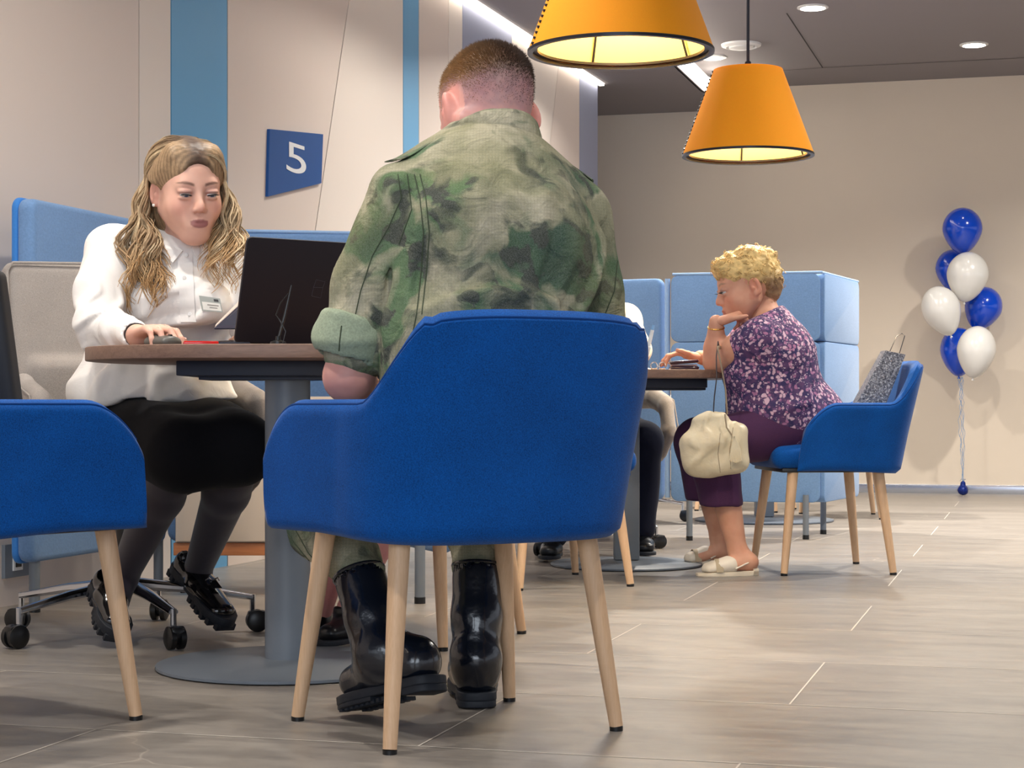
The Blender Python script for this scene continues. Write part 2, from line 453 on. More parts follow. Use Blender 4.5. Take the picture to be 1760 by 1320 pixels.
# accent wall
E0 = Vector((.56, 12.15, 0)); wd = Vector((-.301, -.9536, 0)).normalized(); wn = Vector((.9536, -.301, 0)).normalized()
def wt(x):
    q = (x - 880) / F; return (E0.x - q * E0.y) / (q * wd.y - wd.x) 
def wpt(x, y):   # pixel on the accent wall -> (t, z)
    t = wt(x); Y = E0.y + wd.y * t; return t, CAMZ - (y - HOR) * Y / F
def W3(t, z, off=0): p = E0 + wd * t + wn * off; return Vector((p.x, p.y, z))
WM = Matrix(((wd.x, 0, wn.x, E0.x), (wd.y, 0, wn.y, E0.y), (0, 1, 0, 0), (0, 0, 0, 1)))  # (t, z, out)
wb = MB(); wb.prism([(0, 0), (11.5, 0), (11.5, 3.0), (0, 3.0)], .2, WM @ Matrix.Translation((0, 0, -.215)))
struct(wb.build('wall_left', M_gap, smooth=False))
def panel(tr, tl, n, m, z0=0.0, z1=3.0):
    """tr/tl: (t at bottom, t at top) of right and left edges, seen in the photo"""
    g = .004; b = MB()
    b.prism([(tr[0] + g, z0), (tl[0] - g, z0), (tl[1] - g, z1), (tr[1] + g, z1)], .015, WM @ Matrix.Translation((0, 0, -.015)))
    o = struct(b.build('wall_left', m, smooth=False)); return o
def vert(x): t = wt(x); return (t, t)
def slant(x1, y1, x2, y2):
    t1, z1 = wpt(x1, y1); t2, z2 = wpt(x2, y2); s_ = (t2 - t1) / (z2 - z1); return (t1 + s_ * (0 - z1), t1 + s_ * (3.0 - z1))
edges = [((.0, .0), vert(996), M_panelg), (vert(996), slant(960, 111, 943, 270), M_panel), (slant(960, 111, 943, 270), vert(880), M_panel2),
         (vert(880), vert(795), M_panelg), (vert(795), vert(771), M_panel2), (vert(771), vert(720), M_panel), (vert(720), vert(693), M_panelb),
         (vert(693), slant(600, 0, 543, 388), M_panel2), (slant(600, 0, 543, 388), vert(391), M_panel), (vert(391), vert(294), M_panelb),
         (vert(294), vert(239), M_panel2), (vert(239), (11.5, 11.5), M_panel)]
for r_, l_, m_ in edges: panel(r_, l_, 0, m_)
# soffit: lowered ceiling strip between accent wall and cove line, with the bright cove edge
sz = 2.70
e1 = Vector((1.257, 12.38, 0)); e0 = e1 - ru * 9.5
outl = []
wa = W3(11.5, 0, .05); wbp = W3(0, 0, .05)
outl += [wa.xy, wbp.xy, (wbp + ru * .0).xy, (Bp - rv * 2.9 + Vector((0, 0, 0))).xy]
outl = [wa.xy, wbp.xy, (Bp + rv * -4.0).xy, (Bp + rv * -1.05).xy]
for i in range(9):
    th = i / 8 * PI / 2; c_ = e1 + rv * .35
    p = c_ - rv * .35 * math.sin(th) + ru * .35 * math.cos(th); outl.append(p.xy)
outl.append(e0.xy)
sb = MB(); sb.prism([tuple(p) for p in outl], .02, Matrix.Translation((0, 0, sz)))
struct(sb.build('ceiling', M_ceil, smooth=False))
# lip and LED tape on the soffit edge
M_led = mat('led_tape', (255, 255, 255), .5, emit=(255, 244, 228), estr=7)
lp = MB(); le = MB(); pe = [Vector((p[0], p[1], 0)) for p in outl[4:]]
for i in range(len(pe) - 1):
    A, B = pe[i], pe[i + 1]; d = (B - A); L_ = d.length; d.normalize(); n_ = Vector((-d.y, d.x, 0)); m_ = (A + B) / 2
    R_ = Matrix.Rotation(math.atan2(d.y, d.x), 3, 'Z')
    if n_.dot(rv) < 0: n_ = -n_
    le.box(m_ + n_ * .035 + Vector((0, 0, sz + .045)), (L_ + .01, .02, .09), 0, R_)
    lp.box(m_ + n_ * .0 + Vector((0, 0, sz + .01)), (L_ + .01, .02, .02), 0, R_)
struct(lp.build('trim_2', M_ceil, smooth=False)); struct(le.build('trim_3', M_led, smooth=False))
# LED line along the top of the accent wall
ll = MB(); ll.prism([(0.0, sz - .012), (10.5, sz - .012), (10.5, sz + .012), (0.0, sz + .012)], .03, WM @ Matrix.Translation((0, 0, .012)))
struct(ll.build('trim_4', M_led, smooth=False))

# number sign 5
def wallpoly(pts, th, off, name, m, parent=None, org=None):
    b = MB(); b.prism([wpt(x, y) for x, y in pts], th, WM @ Matrix.Translation((0, 0, off))); return b.build(name, m, parent, smooth=False, origin=org)
t5, z5 = wpt(503, 280); o5 = W3(t5, z5)
sg = thing('number_sign', 'dark blue slanted wall sign with a white number 5 on the beige wall', 'sign', o5)
wallpoly([(459, 222), (551, 231), (548, 315), (456, 338)], .012, 0, 'sign_plate', mat('sign_blue', (0, 78, 150), .4), sg, o5)
tcu = bpy.data.curves.new('digit', 'FONT'); tcu.body = '5'; tcu.size = 1; tcu.extrude = .0
to = bpy.data.objects.new('digit_tmp', tcu); COL.objects.link(to)
me5 = bpy.data.meshes.new_from_object(to.evaluated_get(bpy.context.evaluated_depsgraph_get())); bpy.data.objects.remove(to)
vv = np.array([v.co[:] for v in me5.vertices]); mn = vv.min(0); mx = vv.max(0)
tl, zt = wpt(487, 242); tr, zb = wpt(521, 303)
v3 = []
for v in vv:
    a_ = (v[0] - mn[0]) / (mx[0] - mn[0]); b_ = (v[1] - mn[1]) / (mx[1] - mn[1])
    v3.append(W3(tl + (tr - tl) * a_, zb + (zt - zb) * b_, .0135))
obj('digit', v3, [list(p.vertices) for p in me5.polygons], mat('sign_white', (235, 238, 240), .5), sg, False, origin=o5)

# wall socket near the floor on the left
ts, zs = wpt(22, 963); os_ = W3(ts, zs)
so = thing('wall_socket', 'grey double wall socket low on the left wall behind the left blue chair', 'socket', os_)
b = MB(); b.prism([(ts - .075, zs - .05), (ts + .06, zs - .05), (ts + .06, zs + .05), (ts - .075, zs + .05)], .012, WM); b.build('frame', M_steel, so, smooth=False, origin=os_)
b = MB(); b.prism([(ts - .03, zs - .03), (ts + .02, zs - .03), (ts + .02, zs + .03), (ts - .03, zs + .03)], .004, WM @ Matrix.Translation((0, 0, .012))); b.build('insert', M_white, so, smooth=False, origin=os_)
b = MB(); b.prism([(ts - .02, zs - .02), (ts + .01, zs - .02), (ts + .01, zs + .0), (ts - .02, zs + .0)], .002, WM @ Matrix.Translation((0, 0, .0162))); b.build('jack_opening', M_blackp, so, smooth=False, origin=os_)

# ceiling downlights in view and the round air valve
def onceil(x, y): return px(x, y, (cz - CAMZ) * F / (HOR - y))
M_lampface = mat('downlight_face', (255, 255, 255), .5, emit=(255, 246, 226), estr=28)
for (x, y, lab) in ((1397, 12, 'round recessed ceiling downlight at the top edge, left of the pair over the right side'),
                    (1674, 76, 'round recessed ceiling downlight at far right above the balloons'),
                    (1225, 98, 'small recessed ceiling downlight between the two orange lamp shades')):
    p = onceil(x, y); k_ = .072
    r = thing('downlight', lab, 'ceiling light', (p.x, p.y, cz), group='recessed ceiling downlights')
    MB().lathe([(k_ * 1.22, 0), (k_ * 1.22, -.006), (k_ * .98, -.01), (k_ * .98, -.002)], 32).build('trim_ring', M_white, r)
    MB().lathe([(k_ * .98, -.004), (.0005, -.0045)], 32).build('lens', M_lampface, r)
p = onceil(1274, 76)
r = thing('air_vent', 'round white ceiling air valve behind the lamp rod', 'air vent', (p.x, p.y, cz))
MB().lathe([(.125, 0), (.122, -.012), (.095, -.022), (.085, -.010)], 40).build('vent_ring', M_white, r)
MB().lathe([(.078, -.012), (.075, -.026), (.04, -.034), (.0005, -.036)], 40).build('vent_disc', M_white, r)
MB().lathe([(.01, 0), (.01, -.02)], 12).build('stem', M_steel, r)

# pendant lamps
def m_shade():
    k = NT('orange_shade_fabric'); v = k.coord(); f = k.noise(v, 500, 2)
    c = srgb((255, 176, 24)); k.l(k.ramp(f, [(.3, tuple(x * .93 for x in c)), (.7, c)]), k.b.inputs['Base Color'])
    k.b.inputs['Roughness'].default_value = .85
    tr = k.n('ShaderNodeBsdfTranslucent'); tr.inputs[0].default_value = (*srgb((255, 150, 20)), 1)
    mx_ = k.n('ShaderNodeMixShader'); mx_.inputs[0].default_value = .35; out = k.t.nodes['Material Output']
    k.l(k.b.outputs[0], mx_.inputs[1]); k.l(tr.outputs[0], mx_.inputs[2]); k.l(mx_.outputs[0], out.inputs[0]); return k.m
M_shade = m_shade(); M_lining = mat('pale_shade_lining', (253, 226, 160), .8)
M_diff = mat('shade_inner_diffuser', (255, 240, 200), .8, emit=(255, 214, 120), estr=1.0)
M_rod = mat('dark_rod', (42, 44, 54), .3, .6)
def lamp(loc, rz, label):
    r = thing('pendant_lamp', label, 'lamp', loc, rz, 'orange pendant lamps')
    R1, R0, H = .25, .131, .325
    MB().lathe([(R1, 0), (R0, H), (R0 - .003, H), (R1 - .003, 0), (R1, 0)], 72).build('lamp_shade', M_shade, r)
    MB().lathe([(R1 - .006, .004), (R0 - .006, H - .004)], 72).build('shade_lining', M_lining, r)
    MB().lathe([(R1 + .001, .002), (R1 + .001, -.006), (R1 - .014, -.006), (R1 - .014, .002)], 72).build('rim', M_rod, r)
    MB().lathe([(R1 - .012, .003), (R1 - .026, .003), (R1 - .026, .010), (R1 - .012, .010)], 60).build('inner_ring', M_rod, r)
    b = MB()
    for k in range(5):
        th = k * 2 * PI / 5 + .3; c_, s_ = math.cos(th), math.sin(th)
        b.tube([((R1 - .018) * c_, (R1 - .018) * s_, .006), ((R0 - .012) * c_, (R0 - .012) * s_, H - .01)], .0035, 6)
    b.build('inner_rib', M_rod, r)
    MB().lathe([(.012, H - .02), (.012, H + .03), (.006, H + .035), (.006, cz - loc[2] - .05), (.05, cz - loc[2] - .04), (.05, cz - loc[2])], 16).build('rod', M_rod, r)
    MB().lathe([(R0 - .001, H - .003), (.01, H - .002)], 48).build('top_cap', M_shade, r)
    b = MB()
    n_ = 22
    for k in range(n_):
        t = (k + .5) / n_; rr = R1 + (R0 - R1) * t + .001; z = H * t
        b.box((-rr, 0, z), (.006, .012, .007), .001, Matrix.Rotation(.35, 3, 'X'))
    b.build('lacing', M_rod, r)
    l = bpy.data.lights.new('bulb_light', 'POINT'); l.energy = 7; l.color = (1, .78, .45); l.shadow_soft_size = .06
    lo_ = bpy.data.objects.new('bulb_light', l); COL.objects.link(lo_); lo_.parent = r; lo_.location = (0, 0, .15)
    l = bpy.data.lights.new('bulb_light', 'SPOT'); l.energy = 40; l.color = (1, .86, .62); l.shadow_soft_size = .12; l.spot_size = 2.2; l.spot_blend = .6
    lo_ = bpy.data.objects.new('bulb_light', l); COL.objects.link(lo_); lo_.parent = r; lo_.location = (0, 0, -.01)
    return r
lamp((.292, 5.0, 1.553), .3, 'larger, nearer orange drum pendant lamp cut off by the top edge of the photo')
lamp((.90, 7.1, 1.557), -.0, 'smaller, farther orange pendant lamp hanging on a dark rod over the far table')
# ------------------------------------------------------------------ blue tub chair
def sstep(a, b, x):
    t = min(1, max(0, (x - a) / (b - a))); return t * t * (3 - 2 * t)
def make_chair(label, loc, rz, group='blue upholstered tub chairs'):
    r = thing('tub_chair', label, 'chair', loc, rz, group)
    # plan path of the shell: right arm front -> around the back -> left arm front (local: front = +y)
    def plan(s, hw, yf, yb):
        # s in -1..1, superelliptic back
        a = abs(s); sg_ = 1 if s > 0 else -1
        if a > .46:
            t = (a - .46) / .54; y0 = yb + .17; return Vector((sg_ * (hw - .012 * t * 0), y0 + (yf - y0) * t, 0))
        th = a / .46 * PI / 2; e = .62
        return Vector((sg_ * hw * abs(math.sin(th)) ** e, yb + .17 - .17 * abs(math.cos(th)) ** e, 0))
    zb = .372; NS = 96; NV = 22; T = .044
    outer = []; 
    def topz(a):  # height of the top edge; a = |s|
        return .612 + .154 * (1 - sstep(.16, .415, a)) - .012 * (a / .2) ** 2 * (a < .2) - .022 * sstep(.75, 1.0, a)
    def mid(s, v):
        a = abs(s); zt = topz(a) - (.115 * (1 - math.sqrt(max(0, 1 - ((a - .78) / .22) ** 2))) if a > .78 else 0); zbt = zb + .012 * math.cos(s * PI / 2)*0
        z = zbt + (zt - zbt) * v; h = (z - zb) / .39
        hw = .250 + .030 * h + .050 * max(0, (a - .40) / .60); yb = -.235 - .088 * h; 
        # the arm front slopes back with height
        h1 = max(0, h); yf = .168 - .055 * h1
        c_ = plan(s, hw, yf, yb); c_.z = z; return c_
    grid = [[mid(-1 + 2 * i / NS, j / NV) for j in range(NV + 1)] for i in range(NS + 1)]
    vs = []; 
    def nrm(i, j):
        a = grid[min(i + 1, NS)][j] - grid[max(i - 1, 0)][j]; b = grid[i][min(j + 1, NV)] - grid[i][max(j - 1, 0)]
        n = a.cross(b); n.z *= .3; return n.normalized()
    def edge(i, j):
        P = grid[i][j]
        de = min((grid[i][j] - grid[0][j]).length, (grid[i][j] - grid[NS][j]).length); dt = (grid[i][NV] - P).length; dbm = (P - grid[i][0]).length
        def rnd(d, w):
            e = min(1, d / w); return math.sqrt(max(0, 1 - (1 - e) ** 2))
        return rnd(de, T * .6) * rnd(dt, T * .6) * (0.35 + .65 * rnd(dbm, T * .5))
    O = []; I = []
    # finer sampling toward the edges so the roll reads round
    for side in (1, -1):
        for i in range(NS + 1):
            for j in range(NV + 1):
                w = edge(i, j) * T * .5; vs.append(grid[i][j] + nrm(i, j) * w * side)
    n1 = (NS + 1) * (NV + 1); fs = []
    for i in range(NS):
        for j in range(NV):
            a = i * (NV + 1) + j; b = a + NV + 1
            fs.append((a, b, b + 1, a + 1)); fs.append((n1 + a, n1 + a + 1, n1 + b + 1, n1 + b))
    for i in range(NS):
        a = i * (NV + 1); b = a + NV + 1; fs.append((a, n1 + a, n1 + b, b))
        fs.append((a + NV, b + NV, n1 + b + NV, n1 + a + NV))
    for i in (0, NS):
        for j in range(NV):
            a = i * (NV + 1) + j; q = (a, a + 1, n1 + a + 1, n1 + a); fs.append(q if i == 0 else q[::-1])
    # rotate rounded corner at the arm front: soften by trimming the upper front
    vs2 = []
    for p in vs:
        ax = abs(p.x)
        f_ = sstep(.0, .12, p.y) if ax > .2 else 0
        if False: p = Vector((p.x, p.y, p.z - f_ * .35 * (p.z - .50)))
        vs2.append(p)
    # bottom closing pan curves slightly lower at the centre of the back
    vs3 = [Vector((p.x, p.y, p.z - .014 * (1 if p.z < zb + .03 else max(0, 1 - (p.z - zb - .03) / .1)) * max(0, -p.y / .25))) for p in vs2]
    sh = obj('backrest_shell', vs3, fs, M_blue, r, True, sharp=50)
    # piping along the top edge (outer side)
    b = MB(); pts = []
    for i in range(2, NS - 1, 1):
        P = vs3[i * (NV + 1) + NV - 1]; Q = vs3[i * (NV + 1) + NV]; n = nrm(i, NV)
        Pp = P.lerp(Q, .3); pts.append(Pp + n * .0015)
    b.tube(pts, .0022, 6); b.build('piping', M_bluepipe, r)
    # seat cushion
    s_ = SDF(); s_.box((0, .0, .418), (.232, .235, .042), .038, k=.01); s_.ell((0, .0, .455), (.20, .20, .016), k=.03)
    v, f = s_.mesh(.009); obj('seat_cushion', v, f, M_blue, r)
    b = MB(); b.box((0, -.0, .372), (.43, .40, .016), .004); b.build('seat_pan', M_blackp, r)
    for sx, sy in ((1, 1), (-1, 1), (1, -1), (-1, -1)):
        b = MB(); A = Vector((sx * .192, sy * .155, .374)); B = Vector((sx * .233, sy * .198, .008))
        b.tube([A, A.lerp(B, .5), B], [.0195, .0165, .0125], 20); lg = b.build('leg', M_beech, r)
        b = MB(); d = (B - A).normalized(); b.tube([B, B + Vector((0, 0, -.008))], [.0128, .0125], 16); b.build('foot_pad', M_blackp, lg)
    return r
def face_rz(f): return math.atan2(-f[0], f[1])
CH = make_chair('large blue tub chair in front with the uniformed man seated in it, seen from behind', (-.108, 3.498, 0), face_rz((-.50, .865)))
dup(CH, (-1.025, 3.55, 0), face_rz((.62, .785)), 'blue tub chair cut off by the left edge of the photo')
dup(CH, (-.275, 4.85, 0), face_rz((-.49, -.87)), 'blue tub chair facing the near table, almost hidden behind the uniformed man')
dup(CH, (.125, 6.34, 0), face_rz((.93, .36)), 'blue tub chair whose arm shows right behind the front chair, near the far table')
dup(CH, (1.135, 6.83, 0), face_rz((-.995, -.10)), 'blue tub chair under the older woman, with the silver gift bag leaning on its back')
# chairs round the farthest table behind the felt booth: only legs show
dup(CH, (1.78, 10.1, 0), face_rz((-.98, .1)), 'farthest right blue tub chair, thin wooden legs visible behind the older woman\'s chair')
dup(CH, (1.35, 10.75, 0), face_rz((-.4, -.9)), 'blue tub chair behind the felt booth, only its wooden legs visible under the panel')

# ------------------------------------------------------------------ tables
def make_table(label, loc, rz, a=.45, b_=.40, square=False, colr=.052, base=.30, ztop=.731):
    r = thing('meeting_table', label, 'table', loc, rz, 'walnut pedestal meeting tables')
    pts = []
    for i in range(96):
        th = 2 * PI * i / 96; c_, s_ = math.cos(th), math.sin(th); e = .8
        pts.append((a * math.copysign(abs(c_) ** e, c_), b_ * math.copysign(abs(s_) ** e, s_)))
    MB().prism(pts, .030, Matrix.Translation((0, 0, ztop - .030)), .002).build('table_top', M_table, r)
    MB().box((.03, 0, ztop - .030 - .0165), (.52, .30, .033), .002).build('underframe', M_under, r)
    MB().box((.05, 0, ztop - .030 - .037), (.48, .18, .009), .001).build('frame_plate', M_under, r)
    if square: MB().box((0, 0, .345), (.094, .094, .645), .006).build('column', M_steel, r)
    else: MB().lathe([(colr, .02), (colr, .66)], 48).build('column', M_steel, r)
    MB().lathe([(.0005, .022), (.09, .021), (base - .01, .012), (base, .009), (base, .003)], 72).build('base_plate', M_steel, r)
    MB().lathe([(base + .0005, .003), (base - .01, .0)], 72, cap=False).build('floor_seal', M_blackp, r)
    return r
make_table('near walnut table on a grey steel column, with the laptop on it', (-.517, 4.29, 0), 0, .45, .38)
make_table('far walnut table on a square grey column, in front of the older woman', (.431, 7.02, 0), 0, .41, .40, True, base=.285)
make_table('farthest table, only its column and base seen under the felt panel', (1.32, 9.75, 0), 0, .41, .40, True, base=.36)

# ------------------------------------------------------------------ felt booths
def slab(b, A, B, z0, z1, th, bev=.02, z1b=None):
    """upright rounded slab from A to B (xy); z1b = top height at B"""
    A = Vector((A[0], A[1], 0)); B = Vector((B[0], B[1], 0)); d = (B - A); L = d.length; d.normalize(); n = Vector((d.y, -d.x, 0))
    z1b = z1 if z1b is None else z1b
    M = Matrix(((d.x, 0, n.x, A.x), (d.y, 0, n.y, A.y), (0, 1, 0, 0), (0, 0, 0, 1))) @ Matrix.Translation((0, 0, -th / 2))
    R = .035; pts = []
    for (cx, cy, a0) in ((L - R, z0 + R, -90), (L - R, z1b - R, 0), (R, z1 - R, 90), (R, z0 + R, 180)):
        for q in range(7):
            th_ = math.radians(a0 + q * 15); pts.append((cx + R * math.cos(th_), cy + R * math.sin(th_)))
    b.prism(pts, th, M, bev)
def screen_leg(r, p, org, h=.19, rad=.016):
    b = MB(); b.lathe([(rad, .02), (rad, h)], 20, (p[0], p[1], 0)); lg = b.build('leg', M_steel, r, origin=org)
    b = MB(); b.lathe([(rad + .001, 0), (rad + .001, .02)], 20, (p[0], p[1], 0), cap=True); b.build('foot_pad', M_blackp, lg, origin=org)
# near booth round the consultant
o_ = Vector((-1.0, 6.0, 0))
nb = thing('felt_booth', 'near light blue felt booth screen around the seated blonde woman', 'booth screen', o_, group='light blue felt booth screens')
def spart(name, m, A, B, z0, z1, th, r, org, bev=.018, z1b=None):
    b = MB(); slab(b, A, B, z0, z1, th, bev, z1b); return b.build(name, m, r, origin=org)
A = (-1.405, 5.36); C = (-1.17, 6.19)
p_ = spart('side_panel', M_felt, A, C, .148, 1.20, .055, nb, o_)
b = MB(); dA = (Vector(C) - Vector(A)).normalized(); nA = Vector((dA.y, -dA.x)); A2 = Vector(A) - nA * .032; 
slab(b, (A2.x, A2.y), (A2.x + dA.x * .8, A2.y + dA.y * .8), .143, 1.205, .022, .008); b.build('edge_band', M_feltvivid, p_, origin=o_)
D = (-.47, 6.34); G = (-.20, 5.70)
p_ = spart('back_panel', M_felt, (C[0] + .02, C[1] + .03), D, .148, 1.185, .055, nb, o_)
b = MB(); b.tube([(C[0] + .05, C[1] + .01, 1.187), (D[0] - .03, D[1] - .02, 1.187)], .006, 8); b.build('edge_band', M_feltlight, p_, origin=o_)
spart('side_panel', M_felt, D, G, .148, 1.185, .055, nb, o_)
for q in ((-1.39, 5.42), (-1.17, 6.16), (-.28, 5.66), (-.50, 6.30)): screen_leg(nb, q, o_)
# far booth
o_ = Vector((1.1, 8.5, 0))
fb = thing('felt_booth', 'far light blue felt booth screen behind the older woman', 'booth screen', o_, group='light blue felt booth screens')
J = (.705, 8.58)
p_ = spart('side_panel', M_felt, (.05, 8.95), (.70, 8.60), .165, 1.19, .06, fb, o_)
K = (1.395, 8.42); L2_ = (1.645, 9.02)
seam = .6 - (588 - 698) * 8.5 / F; seam2 = .6 - (750 - 698) * 8.5 / F
zs_ = [.165, seam2, seam, 1.20]
for i in range(3):
    spart('back_panel', M_felt, (J[0] + .03, J[1] - .02), K, zs_[i] + (.001 if i else 0), zs_[i + 1] - .001, .075, fb, o_, bev=.004)
for i in range(3):
    spart('corner_panel', M_feltlight if False else M_felt, (K[0] - .02, K[1] - .01), L2_, zs_[i] + (.001 if i else 0), zs_[i + 1] - .001, .075, fb, o_, bev=.004)
b = MB(); b.tube([(J[0] + .03, J[1] - .055, 1.203), (K[0], K[1] - .035, 1.203), (L2_[0] + .03, L2_[1], 1.203)], .0065, 8); b.build('edge_band', M_feltlight, fb, origin=o_)
b = MB(); b.tube([(.715, 8.56, .18), (.715, 8.56, 1.185)], .012, 10); b.build('corner_piping', M_feltlight, fb, origin=o_)
g1 = ground(1185, 929); g2 = ground(1385, 927); g3 = ground(1415, 918); g4 = ground(1130, 905)
for q in (g1, g2, g3, (.30, 8.80)): screen_leg(fb, (q[0], q[1] ), o_, .20, .014 if q is not g3 else .014)

# ------------------------------------------------------------------ low cabinets behind the consultants
def cabinet(label, loc, rz, w, d, ndr):
    r = thing('low_cabinet', label, 'cabinet', loc, rz, 'low beige cabinets on wooden plinths')
    MB().box((0, 0, .40), (w, d, .46), .003).build('carcass', M_beigep, r)
    MB().box((0, 0, .15), (w + .01, d + .01, .04), .002).build('plinth_board', M_plinth, r)
    for i in range(ndr):
        x = -w / 2 + w / ndr * (i + .5)
        MB().box((x, -d / 2 - .008, .375), (w / ndr - .008, .016, .40), .002).build('drawer', M_beigep, r)
    for sx in (-1, 1):
        for sy in (-1, 1):
            MB().lathe([(.014, .0), (.014, .13)], 16, (sx * (w / 2 - .06), sy * (d / 2 - .05), 0), cap=True).build('leg', M_steel, r)
    return r
cabinet('low beige cabinet with wooden base board, behind the blonde woman\'s legs', (-.76, 6.0, 0), 0, .60, .28, 2)
cabinet('low beige cabinet behind the far table\'s consultant', (.27, 8.35, 0), -.05, .56, .30, 1)

# ------------------------------------------------------------------ swivel office chairs
def office_base(r, R=.30, rot=0.0):
    for k in range(5):
        th = rot + k * 2 * PI / 5; c_, s_ = math.cos(th), math.sin(th)
        b = MB(); b.tube([(.03 * c_, .03 * s_, .135), (R * .55 * c_, R * .55 * s_, .118), (R * c_, R * s_, .092)], [.026, .020, .013], 10, flat=.62); a_ = b.build('base_arm', M_chrome, r)
        b = MB(); b.lathe([(.008, .055), (.008, .10)], 10, (R * c_, R * s_, 0), cap=True); b.build('caster_stem', M_chrome, a_)
        ax = Vector((-s_, c_, 0)); ct = Vector((R * c_, R * s_, .030)) + Vector((c_, s_, 0)) * .012
        b = MB(); b.lathe([(.0005, -.024), (.020, -.024), (.029, -.019), (.029, -.006), (.018, -.004), (.018, .004), (.029, .006), (.029, .019), (.020, .024), (.0005, .024)], 24, ct, ax)
        b.build('caster', M_blackp, a_)
        b = MB(); b.box(ct + Vector((0, 0, .012)), (.05, .036, .03), .008, Matrix.Rotation(th, 3, 'Z')); b.build('caster_hood', M_blackp, a_)
    MB().lathe([(.035, .11), (.035, .17), (.026, .17), (.026, .38)], 24, cap=True).build('gas_lift', M_blackp, r)
def office_chair(label, loc, rz, rot, m):
    r = thing('office_chair', label, 'chair', loc, rz, 'grey swivel office chairs')
    office_base(r, .33, rot)
    s_ = SDF(); s_.box((0, 0, .43), (.24, .24, .045), .035); v, f = s_.mesh(.01); obj('seat', v, f, m, r)
    s_ = SDF(); s_.box((0, -.27, .72), (.245, .035, .27), .03, Matrix.Rotation(.12, 3, 'X').to_3x3()); s_.box((0, -.235, .60), (.19, .03, .13), .03, k=.02)
    v, f = s_.mesh(.01); obj('backrest', v, f, m, r)
    Rb = Matrix.Rotation(.12, 3, 'X'); pts = []
    for (x, z) in ((-.235, -.24), (-.24, .0), (-.24, .24), (-.225, .262), (0, .268), (.225, .262), (.24, .24), (.24, 0), (.235, -.24)):
        pts.append(Rb @ Vector((x, .036, z)) + Vector((0, -.27, .72)))
    MB().tube(pts, .004, 6).build('piping', m, r)
    MB().box((0, -.10, .385), (.30, .30, .02), .005).build('seat_mount', M_blackp, r)
    for sx in (-1, 1):
        s_ = SDF(); x = sx * .285
        # closed loop of upholstered arm: wraps from the back, along the side and down
        s_.chain([(x * .86, -.27, .60), (x, -.22, .635), (x, .06, .635), (x * 1.0, .21, .60), (x, .245, .50), (x * .92, .20, .42)],
                 [(.026, .045), (.028, .05), (.030, .045), (.028, .045), (.026, .05), (.026, .05)], (1, 0, 0), .015)
        s_.chain([(x * .9, -.24, .45), (x * .92, .20, .42)], [(.022, .05)] * 2, (1, 0, 0), .015)
        v, f = s_.mesh(.008); a_ = obj('armrest', v, f, m, r)
        MB().tube([(x * 1.1, -.2, .668), (x * 1.1, .06, .664), (x * 1.1, .22, .625), (x * 1.1, .272, .52), (x * 1.02, .23, .43)], .003, 6).build('piping', m, a_)
    return r
office_chair('grey fabric swivel office chair carrying the blonde woman', (-1.01, 4.87, 0), face_rz((.50, -.865)), .35, M_grey)
office_chair('swivel office chair of the far consultant, mostly hidden behind the front chair', (.30, 7.72, 0), face_rz((.25, -.97)), .75, M_grey)
cs = ground(1163, 897)
oc3 = office_chair('empty swivel chair behind the far booth, only casters visible under the panel', (.56, 9.72, 0), -1.2, -.15, M_grey)

# ------------------------------------------------------------------ black bag on the left chair
bg = thing('laptop_bag', 'black bag standing on the left-edge blue chair, cut off by the frame', 'bag', (-.985, 3.52, .488))
s_ = SDF(); s_.box((-.06, 0, .18), (.13, .035, .185), .012, k=.01)
Mt = Matrix.Rotation(-.13, 4, 'Y')
v, f = s_.mesh(.008); v = np.array([Mt @ Vector(p) for p in v]); obj('bag_body', v, f, mat('black_bag_nylon', (34, 36, 42), .7, bump=(800, .3, .0005)), bg)
MB().tube([(-.12, 0, .36), (-.11, 0, .43), (-.03, 0, .43), (-.02, 0, .36)], .006, 8).build('handle', M_blackp, bg)
# ------------------------------------------------------------------ people: shared builders
from mathutils.bvhtree import BVHTree
def m_skin(name, rough=.5):
    k = NT(name); a = k.n('ShaderNodeAttribute'); a.attribute_name = 'Col'
    v = k.coord(); f = k.noise(v, 160, 3); g = k.noise(v, 25, 3)
    c = k.mix(.16, a.outputs['Color'], k.ramp(g, [(.3, (.42, .14, .11)), (.7, (.75, .5, .38))]))
    k.l(c, k.b.inputs['Base Color']); k.b.inputs['Roughness'].default_value = rough; k.b.inputs['Specular IOR Level'].default_value = .35
    k.b.inputs['Subsurface Weight'].default_value = .12; k.b.inputs['Subsurface Radius'].default_value = (.010, .004, .002); k.b.inputs['Subsurface Scale'].default_value = 1
    k.l(k.bump(f, .12, .0006), k.b.inputs['Normal']); return k.m
M_skin = m_skin('skin')
def m_hair(name, c1, c2, c3=None, sc=60):
    k = NT(name); a = k.n('ShaderNodeAttribute'); a.attribute_name = 'Col'; v = k.coord()
    f = k.noise(v, sc, 5, .7, .4)
    k.l(k.mix(1, a.outputs['Color'], k.ramp(f, [(.3, (.62,) * 3), (.7, (1, 1, 1))]), 'MULTIPLY'), k.b.inputs['Base Color'])
    k.b.inputs['Roughness'].default_value = .48; k.b.inputs['Specular IOR Level'].default_value = .35
    k.l(k.bump(f, .4, .002), k.b.inputs['Normal']); return k.m
M_hair = m_hair('hair', None, None)
def headM(c, fwd, roll=0.0, s=1.0):
    f = Vector(fwd).normalized(); up = Vector((0, 0, 1)); up = (up - f * up.dot(f)).normalized()
    up = Matrix.Rotation(roll, 3, f) @ up; x = f.cross(up)
    M = Matrix(((x.x, f.x, up.x, c[0]), (x.y, f.y, up.y, c[1]), (x.z, f.z, up.z, c[2]), (0, 0, 0, 1)))
    return M @ Matrix.Scale(s, 4)
